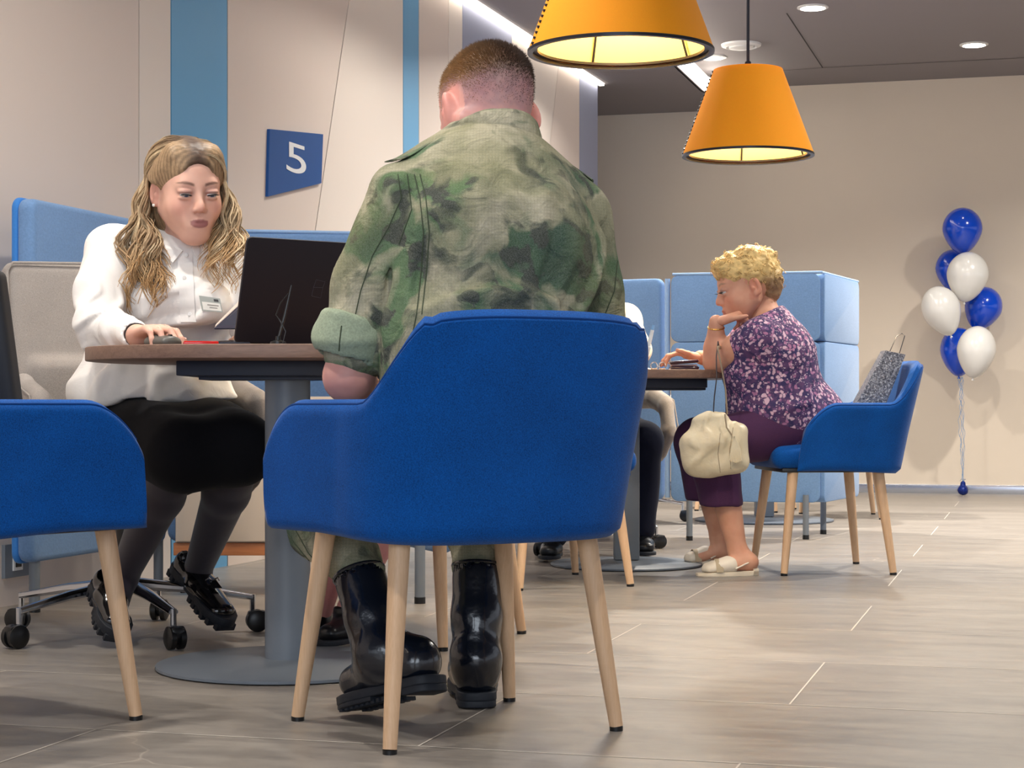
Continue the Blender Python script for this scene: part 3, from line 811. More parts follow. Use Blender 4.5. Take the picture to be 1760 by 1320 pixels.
def Lc(M, v): # world points -> local
    Mi = np.array(M.inverted()); return v @ Mi[:3, :3].T + Mi[:3, 3]
def head_sdf(S_, M, s=1.0, wide=1.0, jaw=1.0, nose=1.0, old=0, lipp=1.0, closed=.5, eo=0.0, es=1.0):
    w = wide; sc = M.to_scale()[0]
    class Q:  # scale-aware proxies
        def ecap(_, a, b, ra, rb, u=(1, 0, 0), k=.02, op='+'):
            f = lambda r: tuple(x * sc for x in (r if hasattr(r, '__len__') else (r, r)))
            S_.ecap(a, b, f(ra), f(rb), u, k * sc, op, M)
        def ell(_, c, r, R=None, k=.02, op='+'):
            Mr = M.to_3x3() @ Matrix.Scale(1 / sc, 3)
            Rm = np.array(Mr) @ (np.eye(3) if R is None else np.array(R)); S_.ell(tuple(M @ Vector(c)), tuple(x * sc for x in r), Rm, k * sc, op)
    q = Q()
    q.ell((0, -.018, .030), (.074 * w, .096, .084), k=.02)
    q.ell((0, .030, .030), (.062 * w, .058, .066), k=.03)
    q.ell((0, .030, -.030), (.060 * w, .054, .070), k=.03)
    for sx in (-1, 1):
        q.ecap((sx * .052 * w * jaw, -.002, -.045), (sx * .020 * jaw, .060, -.098), .022, .017, k=.03)
        q.ell((sx * .037 * w, .058, -.034), (.024, .024, .026), k=.03)
    q.ell((0, .066, -.100), (.022 * jaw, .020, .017), k=.025)
    q.ecap((-.034, .076, .020), (.034, .076, .020), .011, .011, k=.02)
    q.ell((0, .078, -.066), (.030, .018, .026), k=.025)
    for sx in (-1, 1): q.ell((sx * .031, .101, .000), (.019, .015, .0125), k=.014, op='-')
    q.ecap((0, .084, .012), (0, .101, -.022), (.0065, .008), (.0075, .010), k=.014)
    q.ell((0, .103, -.031), (.0105 * nose, .0115, .0095), k=.010)
    for sx in (-1, 1):
        q.ell((sx * .0115 * nose, .094, -.036), (.0075, .010, .0068), k=.006)
        q.ell((sx * .0062, .100, -.0425), (.0035, .0055, .0035), k=.003, op='-')
        # lids around the eyeball
        q.ell((sx * .031, .0822, .0050 + .001 * closed), (.0175, .0148, .0076), k=.004)
        q.ell((sx * .031, .0815, -.0085), (.0160, .0140, .0060), k=.004)
        q.ell((sx * .031, .0975, -.0030), (.0125, .0070, .0028), k=.002, op='-')
    # lips
    for sx in (-1, 1): q.ecap((sx * .0055, .0965, -.0605), (sx * .020, .0885, -.0645), (.0048, .0052), (.0018, .002), k=.005)
    q.ecap((-.013, .0925, -.0715), (.013, .0925, -.0715), (.0062 * lipp, .0062), (.0062 * lipp, .0062), k=.006)
    q.ecap((-.021, .100, -.0660), (.021, .100, -.0660), .0013, .0013, k=.003, op='-')
    for sx in (-1, 1):
        R_ = Matrix.Rotation(sx * (.32 + eo * 18), 3, 'Z') @ Matrix.Rotation(-.18, 3, 'X'); w0 = w; w = w + eo / .08
        q.ell((sx * .078 * w, -.010, -.006), (.0075, .0175 * es, .0315 * es), R_, k=.006)
        q.ell((sx * .0835 * w, -.006, -.004), (.0055, .0100, .0180), R_, k=.004, op='-')
        q.ell((sx * .0795 * w, -.0155, -.002), (.0045, .0050, .020), R_, k=.003)
        q.ell((sx * .0800 * w, -.002, -.012), (.004, .0045, .006), R_, k=.004)
        q.ell((sx * .0775 * w, -.004, -.031), (.005, .0075, .0085), R_, k=.005); w = w0
def smask(x, a, b): t = np.clip((x - a) / (b - a), 0, 1); return t * t * (3 - 2 * t)
def lerpc(c, m, d): return c * (1 - m[:, None]) + np.array(d) * m[:, None]
def skin_color(V, M, base, lip, brow, red=.25, brow_on=1):
    q = Lc(M, V); c = np.tile(np.array(srgb(base)), (len(V), 1))
    red_c = np.array(srgb((base[0] - 6, base[1] - 42, base[2] - 38)))
    x, y, z = np.abs(q[:, 0]), q[:, 1], q[:, 2]
    ch = np.exp(-(((x - .040) / .020) ** 2 + ((y - .07) / .03) ** 2 + ((z + .032) / .020) ** 2)); c = lerpc(c, ch * red * 1.4, red_c)
    c = lerpc(c, np.exp(-((x / .014) ** 2 + ((z + .034) / .012) ** 2)) * (y > .085) * red, red_c)
    ear = (x > .071) & (np.abs(y + .01) < .03) & (np.abs(z + .005) < .04); c = lerpc(c, ear * red, red_c)
    # eye rims
    e = np.exp(-((np.hypot((x - .031) / .018, (z - .0035) / .0115) ** 4))) * (y > .07); c = lerpc(c, e * .55, srgb((134, 92, 92)))
    ez = -.0645 - .003 * (x / .02) + .0 * x
    up = smask(z, -.0685, -.0665) * (1 - smask(z, -.0575 - .0045 * (x / .02) ** 1.5 - .0012 * np.exp(-(x / .003) ** 2), -.0560 - .0045 * (x / .02) ** 1.5)) 
    lo_ = smask(z, -.0785 + .006 * (x / .02) ** 2, -.0765 + .006 * (x / .02) ** 2) * (1 - smask(z, -.0670, -.0655))
    m = np.clip(up + lo_, 0, 1) * (1 - smask(x, .0195, .0225)) * (y > .080); c = lerpc(c, m * .85, srgb(lip))
    if brow_on:
        zc = .0215 + .0045 * np.sin(np.clip((x - .014) / .036, 0, 1) * PI * .8) ; wd_ = .0035 * (1 - .5 * smask(x, .03, .05))
        bm = np.exp(-((z - zc) / wd_) ** 4) * smask(x, .010, .016) * (1 - smask(x, .046, .053)) * (y > .05); c = lerpc(c, bm * .95, srgb(brow))
    return c
def eyes(M, parent, org, gaze, iris=(80, 100, 120), lash=True):
    sc = M.to_scale()[0]; E_ = MB(); Lh = MB(); cols = []
    g = (M.to_3x3() @ Vector(gaze)).normalized()
    for sx in (-1, 1):
        c = M @ Vector((sx * .031, .0815, -.0015)); R_ = Vector((0, 0, 1)).rotation_difference(g).to_matrix()
        n0 = len(E_.v); N = 28
        for i in range(17):
            th = PI * i / 16 * .62
            for k in range(N):
                a_ = 2 * PI * k / N; E_.v.append(tuple(c + R_ @ (Vector((math.sin(th) * math.cos(a_), math.sin(th) * math.sin(a_), math.cos(th))) * .0128 * sc)))
                cols.append(srgb((12, 12, 16)) if th < .19 else (srgb(iris) if th < .45 else srgb((205, 200, 198))))
        for i in range(16):
            for k in range(N):
                a = n0 + i * N + k; b = n0 + i * N + (k + 1) % N; E_.f.append((a, a + N, b + N, b))
        if lash:
            pts = []
            for i in range(9):
                t = -1 + 2 * i / 8; xx = sx * .031 + t * .0125
                pts.append(M @ Vector((xx, .0985 - .0060 * t * t - .0015 * (t * sx > 0) * abs(t), -.0005 - .0022 * t * t + .0012 * t * sx)))
            Lh.tube(pts, [.0006 * sc] + [.0016 * sc] * 7 + [.0008 * sc], 6)
            for i in range(15):
                t = -1 + 2 * i / 14; xx = sx * .031 + t * .0125
                p = Vector((xx, .0985 - .006 * t * t, -.0005 - .0022 * t * t)); q = p + Vector((sx * .0015 + t * .003, .0065, .0025 if t * sx > 0 else .0005))
                Lh.tube([M @ p, M @ p.lerp(q, .5) , M @ q], [.0004 * sc, .0003 * sc, .0001 * sc], 4)
    o = obj('eyes', E_.v, E_.f, None, parent, True, col=np.array(cols), origin=org)
    k = NT('eye_surface') if 'eye_surface' not in MATS else None
    if k: a = k.n('ShaderNodeAttribute'); a.attribute_name = 'Col'; k.l(a.outputs['Color'], k.b.inputs['Base Color']); k.b.inputs['Roughness'].default_value = .12
    o.data.materials.append(MATS['eye_surface'])
    if lash: Lh.build('eyelashes', mat('lash_black', (22, 18, 22), .7), parent, origin=org)
def hand_sdf(S_, wrist, fdir, ndir, side, curls, sc=1.0, spread=.10, thumb=(.75, .35, .35), k=.004):
    """fdir fingers direction, ndir back-of-hand normal, side=+1 right hand (thumb on the local -x side when palm down)"""
    f = Vector(fdir).normalized(); n = Vector(ndir); n = (n - f * n.dot(f)).normalized(); x = f.cross(n)
    tx = -side  # thumb side along x
    M = Matrix(((x.x, f.x, n.x, wrist[0]), (x.y, f.y, n.y, wrist[1]), (x.z, f.z, n.z, wrist[2]), (0, 0, 0, 1)))
    g = lambda p: tuple(M @ (Vector(p) * sc)); X3 = tuple(M.to_3x3() @ Vector((1, 0, 0)))
    for bx, by in ((.026, .085), (.009, .088), (-.009, .085), (-.025, .078)):
        S_.ecap(g((tx * bx * .55, .005, 0)), g((tx * bx, by, -.001)), (.014 * sc, .012 * sc), (.0105 * sc, .0105 * sc), X3, k=.012)
    S_.ecap(g((tx * .018, .02, -.006)), g((tx * .027, .060, -.010)), .012 * sc, .010 * sc, X3, k=.014)
    tips = []
    data = [(.026, .085, (.040, .024, .019), .0088), (.009, .088, (.044, .027, .020), .0090), (-.009, .085, (.040, .025, .019), .0084), (-.025, .078, (.032, .019, .017), .0075)]
    for i, (bx, by, L, r) in enumerate(data):
        c = curls[i]; p = Vector((tx * bx, by, -.001)); ang = 0; fan = tx * (bx / .026) * spread * .5
        cs_ = c if hasattr(c, '__len__') else (c, c * 1.1, c * .8); P = [p]
        for j, l in enumerate(L):
            ang += cs_[j]; p = p + Vector((math.sin(fan) * math.cos(ang), math.cos(ang) * math.cos(fan), -math.sin(ang))) * l; P.append(p)
        rr = [r, r * .93, r * .87, r * .74]
        for j in range(3): S_.ecap(g(P[j]), g(P[j + 1]), rr[j] * sc, rr[j + 1] * sc, X3, k=.0035 if j else .006)
        tips.append((M @ (P[3] * sc), (M.to_3x3() @ (P[3] - P[2])).normalized(), (M.to_3x3() @ Vector((0, math.sin(ang), math.cos(ang)))).normalized(), rr[3] * sc))
    a, b, c = thumb; p = Vector((tx * .020, .022, -.006)); d = Vector((tx * math.sin(a), math.cos(a), -.35 * b)).normalized()
    p1 = p + d * .040; d2 = (d + Vector((-tx * c, c * .6, -.15))).normalized(); p2 = p1 + d2 * .030; d3 = (d2 + Vector((-tx * c * .6, .2, -.05))).normalized(); p3 = p2 + d3 * .022
    S_.ecap(g(p), g(p1), .013 * sc, .0105 * sc, X3, k=.012); S_.ecap(g(p1), g(p2), .0105 * sc, .0098 * sc, X3, k=.004); S_.ecap(g(p2), g(p3), .0098 * sc, .0078 * sc, X3, k=.004)
    nn = (M.to_3x3() @ (Vector((0, 0, 1)))).normalized(); tips.append((M @ (p3 * sc), (M.to_3x3() @ d3).normalized(), nn, .0078 * sc))
    return tips
def nails(tips, parent, org, m=None):
    b = MB()
    for p, d, n, r in tips:
        x = d.cross(n).normalized(); n = x.cross(d).normalized(); vs = []; fs = []; N = 5
        for i in range(N):
            for j in range(N):
                u = -1 + 2 * i / (N - 1); v = j / (N - 1); ww = r * .68 * (1 - .25 * abs(v * 2 - 1) ** 3)
                a_ = u * .95; vs.append(p + d * (r * (-.55 + 1.35 * v)) + x * (math.sin(a_) * ww * 1.12) + n * (r * (.62 + .40 * math.cos(a_)) - r * .18 * v * v))
        for i in range(N - 1):
            for j in range(N - 1): fs.append((i * N + j, (i + 1) * N + j, (i + 1) * N + j + 1, i * N + j + 1))
        b.add(vs, fs)
    return b.build('nails', m or mat('nail_pink', (226, 176, 164), .25), parent, origin=org)
def flat_color(V, base): return np.tile(np.array(srgb(base)), (len(V), 1))
def sobj(name, sdf, h, m, parent, org, col=None, **kw):
    v, f = sdf.mesh(h, **kw); o = obj(name, v, f, m, parent, True, col=None if col is None else col(v), origin=org)
    return o, v, f
def bvh(v, f): return BVHTree.FromPolygons([tuple(p) for p in v], [tuple(q) for q in f])
def ray(T, x, y, off=.0015):
    d = Vector(((x - 880) / F, 1, -(y - HOR) / F)).normalized(); h = T.ray_cast(Vector((0, 0, CAMZ)), d)
    if h[0] is None: return None
    n = h[1] if h[1].dot(d) < 0 else -h[1]; return h[0] + n * off
def seam(T, pts, w, name, m, parent, org, step=8, off=.0005, mb=None):
    """a stitched seam lying on a cloth surface"""
    P = []
    for i in range(len(pts) - 1):
        a, b = Vector(pts[i]), Vector(pts[i + 1]); n = max(2, int((b - a).length / step))
        for j in range(n):
            q = a.lerp(b, j / n); h = ray(T, q.x, q.y, off)
            if h is not None: P.append(h)
    h = ray(T, pts[-1][0], pts[-1][1], off)
    if h is not None: P.append(h)
    if len(P) < 3: return None
    b = mb or MB(); run = [P[0]]
    for p in P[1:]:
        if (p - run[-1]).length > .05:
            if len(run) > 2: b.tube(run, w, 6)
            run = []
        run.append(p)
    if len(run) > 2: b.tube(run, w, 6)
    if not b.v: return None
    return b.build(name, m, parent, origin=org)
def strands(paths, parent, org, name='hair', m=None, n=6, flat=.45):
    b = MB(); cols = []
    for pts, rad, cl in paths:
        k0 = len(b.v); b.tube(pts, rad, n, cap=True, flat=flat); mct = len(pts)
        for i in range(mct): cols += [cl[i]] * n
    return obj(name, b.v, b.f, m or M_hair, parent, True, col=np.array(cols), origin=org)

# ------------------------------------------------------------------ the man in the green patterned uniform, from behind
def m_camo():
    k = NT('green_camouflage_cloth'); v = k.coord()
    w_ = k.n('ShaderNodeTexNoise'); w_.inputs['Scale'].default_value = 9; w_.inputs['Detail'].default_value = 3; k.l(v, w_.inputs['Vector'])
    wv = k.mix(.10, v, w_.outputs['Color'], 'ADD')
    a = k.noise(wv, 7.5, 5, .55, .3); g = k.noise(wv, 6.2, 3, .55, .5); d = k.noise(wv, 17, 3, .5, .4); y = k.noise(wv, 4.5, 3, .5)
    base = k.ramp(a, [(.32, srgb((104, 108, 82))), (.48, srgb((142, 140, 112))), (.66, srgb((188, 180, 156)))])
    gm = k.ramp(g, [(.50, (0, 0, 0)), (.58, (1, 1, 1))]); base = k.mix(gm, base, k.ramp(y, [(.35, srgb((52, 80, 60))), (.65, srgb((88, 118, 74)))]))
    gd = k.ramp(g, [(.46, (0, 0, 0)), (.56, (1, 1, 1))]); dm = k.ramp(d, [(.52, (0, 0, 0)), (.57, (1, 1, 1))]); dk = k.mix(1, gd, dm, 'MULTIPLY')
    base = k.mix(dk, base, srgb((56, 62, 52)))
    ym = k.ramp(k.noise(v, 3.3, 2), [(.52, (0, 0, 0)), (.66, (.4,) * 3)]); base = k.mix(ym, base, srgb((142, 140, 92)))
    # rip-stop grid
    ck = k.n('ShaderNodeTexBrick'); ck.offset = 0; ck.inputs['Scale'].default_value = 170; ck.inputs['Mortar Size'].default_value = .06; ck.inputs['Brick Width'].default_value = 1; ck.inputs['Row Height'].default_value = 1
    mp = k.n('ShaderNodeMapping'); mp.inputs['Rotation'].default_value = (PI / 2, 0, 0); k.l(v, mp.inputs['Vector']); k.l(mp.outputs[0], ck.inputs['Vector'])
    base = k.mix(k.mix(1, ck.outputs['Fac'], (.22,) * 3, 'MULTIPLY'), base, srgb((60, 66, 52)))
    fn = k.noise(v, 600, 2); base = k.mix(.14, base, k.ramp(fn, [(.3, (.02,) * 3), (.7, (.6,) * 3)]))
    k.l(base, k.b.inputs['Base Color']); k.b.inputs['Roughness'].default_value = .9; k.b.inputs['Specular IOR Level'].default_value = .15
    b1 = k.bump(fn, .3, .0006); k.l(k.bump(k.noise(v, 16, 3, .6, 1.2), .6, .014, b1), k.b.inputs['Normal']); return k.m
M_camo = m_camo()
M_cuff = m_fabric('sage_cuff_cloth', (150, 162, 140), 250, sheen=.05, var=.2)
M_stitch = mat('dark_green_stitching', (64, 74, 56), .9)
M_boot = mat('black_boot_leather', (14, 20, 32), .22, 0, .6, coat=.4, bump=(90, .35, .002))
M_sole = mat('black_rubber_sole', (24, 30, 40), .6, bump=(60, .5, .002))
man = thing('person', 'person in a green camouflage uniform and black boots, seated with back to the camera', 'person', (-.06, 3.5, 0))
O1 = (-.06, 3.5, 0); SK1 = (222, 160, 150)
fw = Vector((-.45, .89, 0)).normalized(); rt = Vector((fw.y, -fw.x, 0))
pel = Vector((-.075, 3.44, .53)); wst = Vector((-.055, 3.43, .70)); chs = Vector((-.022, 3.475, .905)); shm = Vector((-.025, 3.53, 1.02)); nkb = Vector((-.036, 3.575, 1.09))
hM = headM((-.050, 3.665, 1.180), (-.50, .80, -.30), -.02, 1.10)
Ls, Le, Lw = px(684, 338, 3.44), px(600, 646, 3.44), Vector((-.235, 3.63, .545))
Rs, Re, Rw = px(1008, 372, 3.60), px(1042, 640, 3.62), Vector((.02, 3.80, .62))
b_ = SDF()
b_.chain([pel, wst, chs, shm], [(.16, .12), (.155, .115), (.17, .115), (.14, .08)], rt, .05)
b_.chain([nkb - Vector((0, 0, .05)), px(838, 215, 3.62)], [(.080, .075), (.076, .078)], rt, .03)
for s0, e_, w_ in ((Ls, Le, Lw), (Rs, Re, Rw)):
    b_.chain([s0, e_, e_.lerp(w_, .45), w_], [.044, .042, .041, .030], (1, 0, 0), .02)
b_.ell(Le + Vector((-.004, -.012, -.004)), (.034, .034, .038), k=.03)
v1 = b_.mesh(.010, hi=np.array((9, 9, 1.115)))
hs = SDF(); head_sdf(hs, hM, wide=1.0, jaw=1.15, eo=.010, es=1.05)
hs.chain([nkb - Vector((0, 0, .06)), px(838, 205, 3.635)], [(.082, .078), (.0745, .078)], rt, .035)
hs.ecap(px(800, 205, 3.565), px(885, 205, 3.59), .012, .012, k=.02)
v2 = hs.mesh(.0034, lo=np.array((-9, -9, 1.085)))
hL = SDF(); tipsL = hand_sdf(hL, Lw, (Vector((.06, .16, -.05))), (-.2, .1, 1), -1, (.5, .5, .5, .5), 1.08)
hL.chain([Le.lerp(Lw, .75), Lw], [.034, .028], (1, 0, 0), .01)
hR = SDF(); tipsR = hand_sdf(hR, Rw, (Vector((-.12, .10, -.05))), (.2, .1, 1), 1, (.5, .5, .5, .5), 1.08)
hR.chain([Re.lerp(Rw, .75), Rw], [.034, .028], (1, 0, 0), .01)
V_, F_ = join([v1, v2, hL.mesh(.005), hR.mesh(.005)])
def scalp(c, q, V, m):
    n = wave(V, 70, 4) * .5 + .5; n2 = wave(V, 330, 6) * .5 + .5
    hh_ = q[:, 2] - .30 * q[:, 1]
    c = lerpc(c, smask(hh_, -.055, .005) * m * (.50 + .22 * n2), srgb((128, 104, 124)))
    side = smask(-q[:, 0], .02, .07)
    top = smask(hh_ + .014 * n + .008 * n2, .052, .092) * m
    c = lerpc(c, smask(hh_ + .01 * n, .012, .070) * m * (.60 + .3 * n2), srgb((108, 88, 92)))
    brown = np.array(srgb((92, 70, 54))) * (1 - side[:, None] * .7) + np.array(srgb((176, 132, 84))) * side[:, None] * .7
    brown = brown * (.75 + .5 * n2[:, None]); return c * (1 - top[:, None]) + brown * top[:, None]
def man_col(V):
    c = skin_color(V, hM, SK1, (170, 100, 98), (110, 80, 60), .3); q = Lc(hM, V)
    # clipped stubble low on the back and sides of the head
    face = smask(q[:, 1], .02, .05)
    earm = smask(np.abs(q[:, 0]), .072, .078) * (np.abs(q[:, 1] + .01) < .04) * (np.abs(q[:, 2]) < .045)
    return scalp(c, q, V, (1 - face) * (1 - earm))
body = obj('body', V_, F_, M_skin, man, True, col=man_col(V_), origin=O1)
eyes(hM, man, O1, (0, 1, -.3))
nails(tipsL + tipsR, man, O1)
# clipped hair: short bristles on the crown
vs_ = np.array([v.co[:] for v in body.data.vertices]) + np.array(O1); ns_ = np.array([v.normal[:] for v in body.data.vertices])
qh = Lc(hM, vs_); hgt = qh[:, 2] - .30 * qh[:, 1]
ok_ = np.where((hgt > .000) & (vs_[:, 2] > 1.1) & ((qh[:, 1] < .045) | (qh[:, 2] > .075)) & ~((np.abs(qh[:, 0]) > .074) & (qh[:, 2] < .03)))[0]
rnd = np.random.RandomState(4); BV = []; BF = []; BC = []
up_w = np.array((hM.to_3x3() @ Vector((0, .8, .25)))[:])
for it in range(3):
    for i in ok_:
        h_ = hgt[i]; pr = float(np.clip((h_ + .01) / .085, .06, 1)) 
        if rnd.rand() > pr: continue
        p = vs_[i] + rnd.normal(size=3) * .0016; n = ns_[i]; d = n + up_w * .35 + rnd.normal(size=3) * .22; d /= np.linalg.norm(d)
        L = .0018 + .0062 * float(smask(np.array([h_]), .035, .085)[0]); r_ = .00050
        u = np.cross(d, (0.3, .5, .8)); u /= np.linalg.norm(u); w = np.cross(d, u); k0 = len(BV)
        for t in range(3): BV.append(p - n * .0008 + (u * math.cos(t * 2.094) + w * math.sin(t * 2.094)) * r_)
        BV.append(p + d * L); BF += [(k0, k0 + 1, k0 + 3), (k0 + 1, k0 + 2, k0 + 3), (k0 + 2, k0, k0 + 3)]
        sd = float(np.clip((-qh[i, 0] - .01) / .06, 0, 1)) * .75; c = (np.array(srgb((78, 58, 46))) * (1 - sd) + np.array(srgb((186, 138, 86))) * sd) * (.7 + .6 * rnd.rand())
        BC += [c] * 4
obj('hair', BV, BF, M_hair, man, False, col=np.array(BC), origin=O1)
# shirt
sh = SDF()
sh.chain([pel + Vector((0, 0, -.03)), wst, chs, shm - Vector((0, .004, 0))], [(.188, .150), (.184, .140), (.196, .137), (.150, .098)], rt, .06)
sh.ecap(shm + Vector((-.0, 0, .012)), nkb + Vector((0, -.012, .005)), (.125, .085), (.078, .072), rt, .05)
sh.ecap(nkb + Vector((0, -.0, -.03)) - rt * .03, Ls + Vector((.012, .01, .012)), (.056, .056), (.050, .054), (0, 1, 0), .06)
sh.ecap(nkb + Vector((0, -.0, -.03)) + rt * .03, Rs + Vector((-.012, 0, .015)), (.056, .056), (.050, .054), (0, 1, 0), .06)
sh.chain([Ls, Ls.lerp(Le, .5) + Vector((-.006, 0, 0)), Ls.lerp(Le, .86)], [(.054, .058), (.064, .066), (.061, .061)], (1, 0, 0), .018)
sh.chain([Rs, Rs.lerp(Re, .5), Rs.lerp(Re, .86)], [(.050, .056), (.052, .062), (.048, .058)], (1, 0, 0), .018)
sh.half(tuple(Ls.lerp(Le, .90)), tuple((Le - Ls).normalized()), .004) if False else None
La, Ra = px(672, 470, 3.38), px(1045, 500, 3.55)
def man_folds(P):
    d = folds(P, tuple(px(880, 500, 3.33)), (1, .2, -.12), 62, .019, .10, 11, .8)
    d = d + folds(P, tuple(px(900, 400, 3.33)), (.5, .1, 1), 48, .012, .09, 3, .7)
    d = d + folds(P, tuple(px(1030, 500, 3.45)), (.45, .1, 1), 75, .018, .075, 21, .7)
    d = d + folds(P, tuple(px(690, 480, 3.38)), (.35, 0, 1), 80, .018, .08, 5, .7)
    d = d + folds(P, tuple(px(610, 470, 3.40)), (.2, 0, 1), 70, .015, .075, 8, .8)
    d = d + folds(P, tuple(px(690, 350, 3.42)), (.25, 0, 1), 90, .009, .05, 9, .5)
    return d + .0015 * wave(P, 45, 2)
sh.disp(man_folds)
shirt, sv, sf = sobj('shirt', sh, .006, M_camo, man, O1)
T1 = bvh(sv, sf)
# stand collar
b = MB(); cp = []
cM = headM(nkb + Vector((0, .0, .012)), tuple(fw * .95 + Vector((0, 0, -.35))), 0)
rings = []
N = 48
for j, (r0, r1, z) in enumerate(((.092, .092, -.024), (.094, .096, -.004), (.091, .094, .022), (.086, .089, .030), (.082, .085, .026), (.082, .084, -.02))):
    for k in range(N + 1):
        th = math.radians(-60) + math.radians(300) * k / N + PI   # open at the front
        a_ = -PI / 2 + (k / N - .5) * math.radians(300)
        b.v.append(tuple(cM @ Vector((r0 * math.cos(a_) , r1 * math.sin(a_), z))))
for j in range(5):
    for k in range(N): a = j * (N + 1) + k; b.f.append((a, a + 1, a + N + 2, a + N + 1))
b.build('collar', M_camo, shirt, origin=O1)
# sleeves rolled up
for (s0, e_, nm, r_) in ((Ls, Le, 'L', .064), (Rs, Re, 'R', .052)):
    c_ = SDF(); ax = (e_ - s0).normalized(); a_ = s0.lerp(e_, .76); e2 = s0.lerp(e_, .95)
    if nm == 'L': a_ = px(606, 560, 3.43); e2 = px(598, 606, 3.43)
    c_.chain([a_, a_.lerp(e2, .5), e2], [(r_, r_), (r_ * 1.07, r_ * 1.07), (r_ * 1.0, r_ * 1.0)], (1, 0, 0), .01)
    c_.half(tuple(a_ - ax * .022), tuple(-ax), .012); c_.half(tuple(e2 + ax * .014), tuple(ax), .012)
    c_.ecap(tuple(e2 - ax * .02), tuple(e2 + ax * .06), r_ * .86, r_ * .80, k=.004, op='-')
    c_.disp(lambda P: folds(P, tuple(e2), (1, 0, .2), 110, .006, .07, 4))
    cu, cv, cf = sobj('rolled_cuff', c_, .005, M_cuff, shirt, O1)
    Tc = bvh(cv, cf)
    if nm == 'L':
        seam(Tc, [(587, 560), (584, 585), (582, 612)], .0012, 'seam', M_stitch, cu, O1)
# shoulder straps
def patch(T, quad, th, name, m, parent, nu=14, nv=5, off=.004):
    """cloth patch lying on the surface, quad = four pixels (a b c d)"""
    a, b, c, d = [Vector(q) for q in quad]; g = []
    for i in range(nu + 1):
        for j in range(nv + 1):
            p = a.lerp(b, i / nu).lerp(d.lerp(c, i / nu), j / nv); g.append(ray(T, p.x, p.y, off))
    if any(q is None for q in g): return None
    vs = list(g); n0 = len(vs)
    d0 = [Vector(((q.x), q.y, q.z - CAMZ)).normalized() for q in g]
    vs += [q + dd * th for q, dd in zip(g, d0)]; fs = []
    for i in range(nu):
        for j in range(nv):
            k = i * (nv + 1) + j; fs.append((k, k + 1, k + nv + 2, k + nv + 1)); fs.append((n0 + k, n0 + k + nv + 1, n0 + k + nv + 2, n0 + k + 1))
    for i in range(nu):
        k = i * (nv + 1); fs.append((k, k + nv + 1, n0 + k + nv + 1, n0 + k)); k += nv; fs.append((k, n0 + k, n0 + k + nv + 1, k + nv + 1))
    return obj(name, vs, fs, m, parent, True, origin=O1, sharp=40)
def strap(A, B, w, parent):
    s_ = SDF(); n_ = (B - A).normalized(); mid_ = A.lerp(B, .5)
    b = MB(); pts = []
    hit = []
    for i in range(13):
        p = A.lerp(B, i / 12); h = T1.ray_cast(p + Vector((0, 0, .2)), Vector((0, 0, -1)))
        hit.append(h[0] + Vector((0, 0, .004)) if h[0] is not None else p)
    b.tube(hit, w, 10, flat=.10, updir=(0, 0, 1)); o = b.build('shoulder_strap', M_camo, parent, origin=O1)
    return o
strap(nkb - rt * .075 + Vector((0, .0, 0)), Ls + Vector((-.012, .0, .05)), .023, shirt)
strap(nkb + rt * .085, Rs + Vector((.012, 0, .05)), .023, shirt)
sb_ = MB()
for pts in ([(712, 300), (722, 340), (728, 400), (724, 470), (716, 540), (706, 590)], [(722, 300), (732, 340), (738, 400), (733, 470), (725, 540)],
            [(1058, 385), (1062, 440), (1056, 500), (1040, 540)], 
            [(684, 300), (690, 340), (668, 390), (640, 440), (620, 500), (610, 545)], [(700, 300), (708, 360), (686, 420)]):
    seam(T1, pts, .0011, 'seam', M_stitch, shirt, O1)
patch(T1, [(566, 478), (592, 455), (590, 478), (574, 500)], .003, 'sleeve_pocket_flap', M_camo, shirt)
# trousers
tr = SDF()
Lh, Lk, La_ = pel - rt * .095, Vector((-.418, 3.735, .455)), px(622, 985, 3.60)
Rh, Rk, Ra_ = pel + rt * .10, Vector((-.075, 3.865, .500)), px(815, 962, 3.78)
tr.ecap(pel - rt * .05, pel + rt * .05, .13, .13, k=.05)
tr.chain([Lh, Lk], [.090, .074], (1, 0, 0), .05); tr.chain([Lk, Lk.lerp(La_, .5) + Vector((-.01, 0, 0)), La_], [.073, .073, .047], (1, 0, 0), .02)
tr.chain([Rh, Rk], [.090, .074], (1, 0, 0), .05); tr.chain([Rk, Rk.lerp(Ra_, .5), Ra_], [.072, .070, .047], (1, 0, 0), .02)
tr.disp(lambda P: folds(P, tuple(Lk + Vector((.02, 0, -.02))), (1, .2, .35), 85, .009, .08, 2) + folds(P, tuple(La_ + Vector((0, 0, .05))), (1, 0, .5), 95, .008, .08, 6) + folds(P, tuple(Ra_), (1, 0, .3), 100, .009, .08, 7) + .002 * wave(P, 35, 3))
trous, tv, tf = sobj('trousers', tr, .007, M_camo, man, O1)
Tt = bvh(tv, tf); sb2 = MB()
for pts in ([(452, 850), (480, 900), (520, 950), (555, 990)], [(505, 905), (530, 950), (560, 985)], [(455, 880), (475, 905), (500, 915)]):
    seam(Tt, pts, .0011, 'seam', M_stitch, trous, O1)
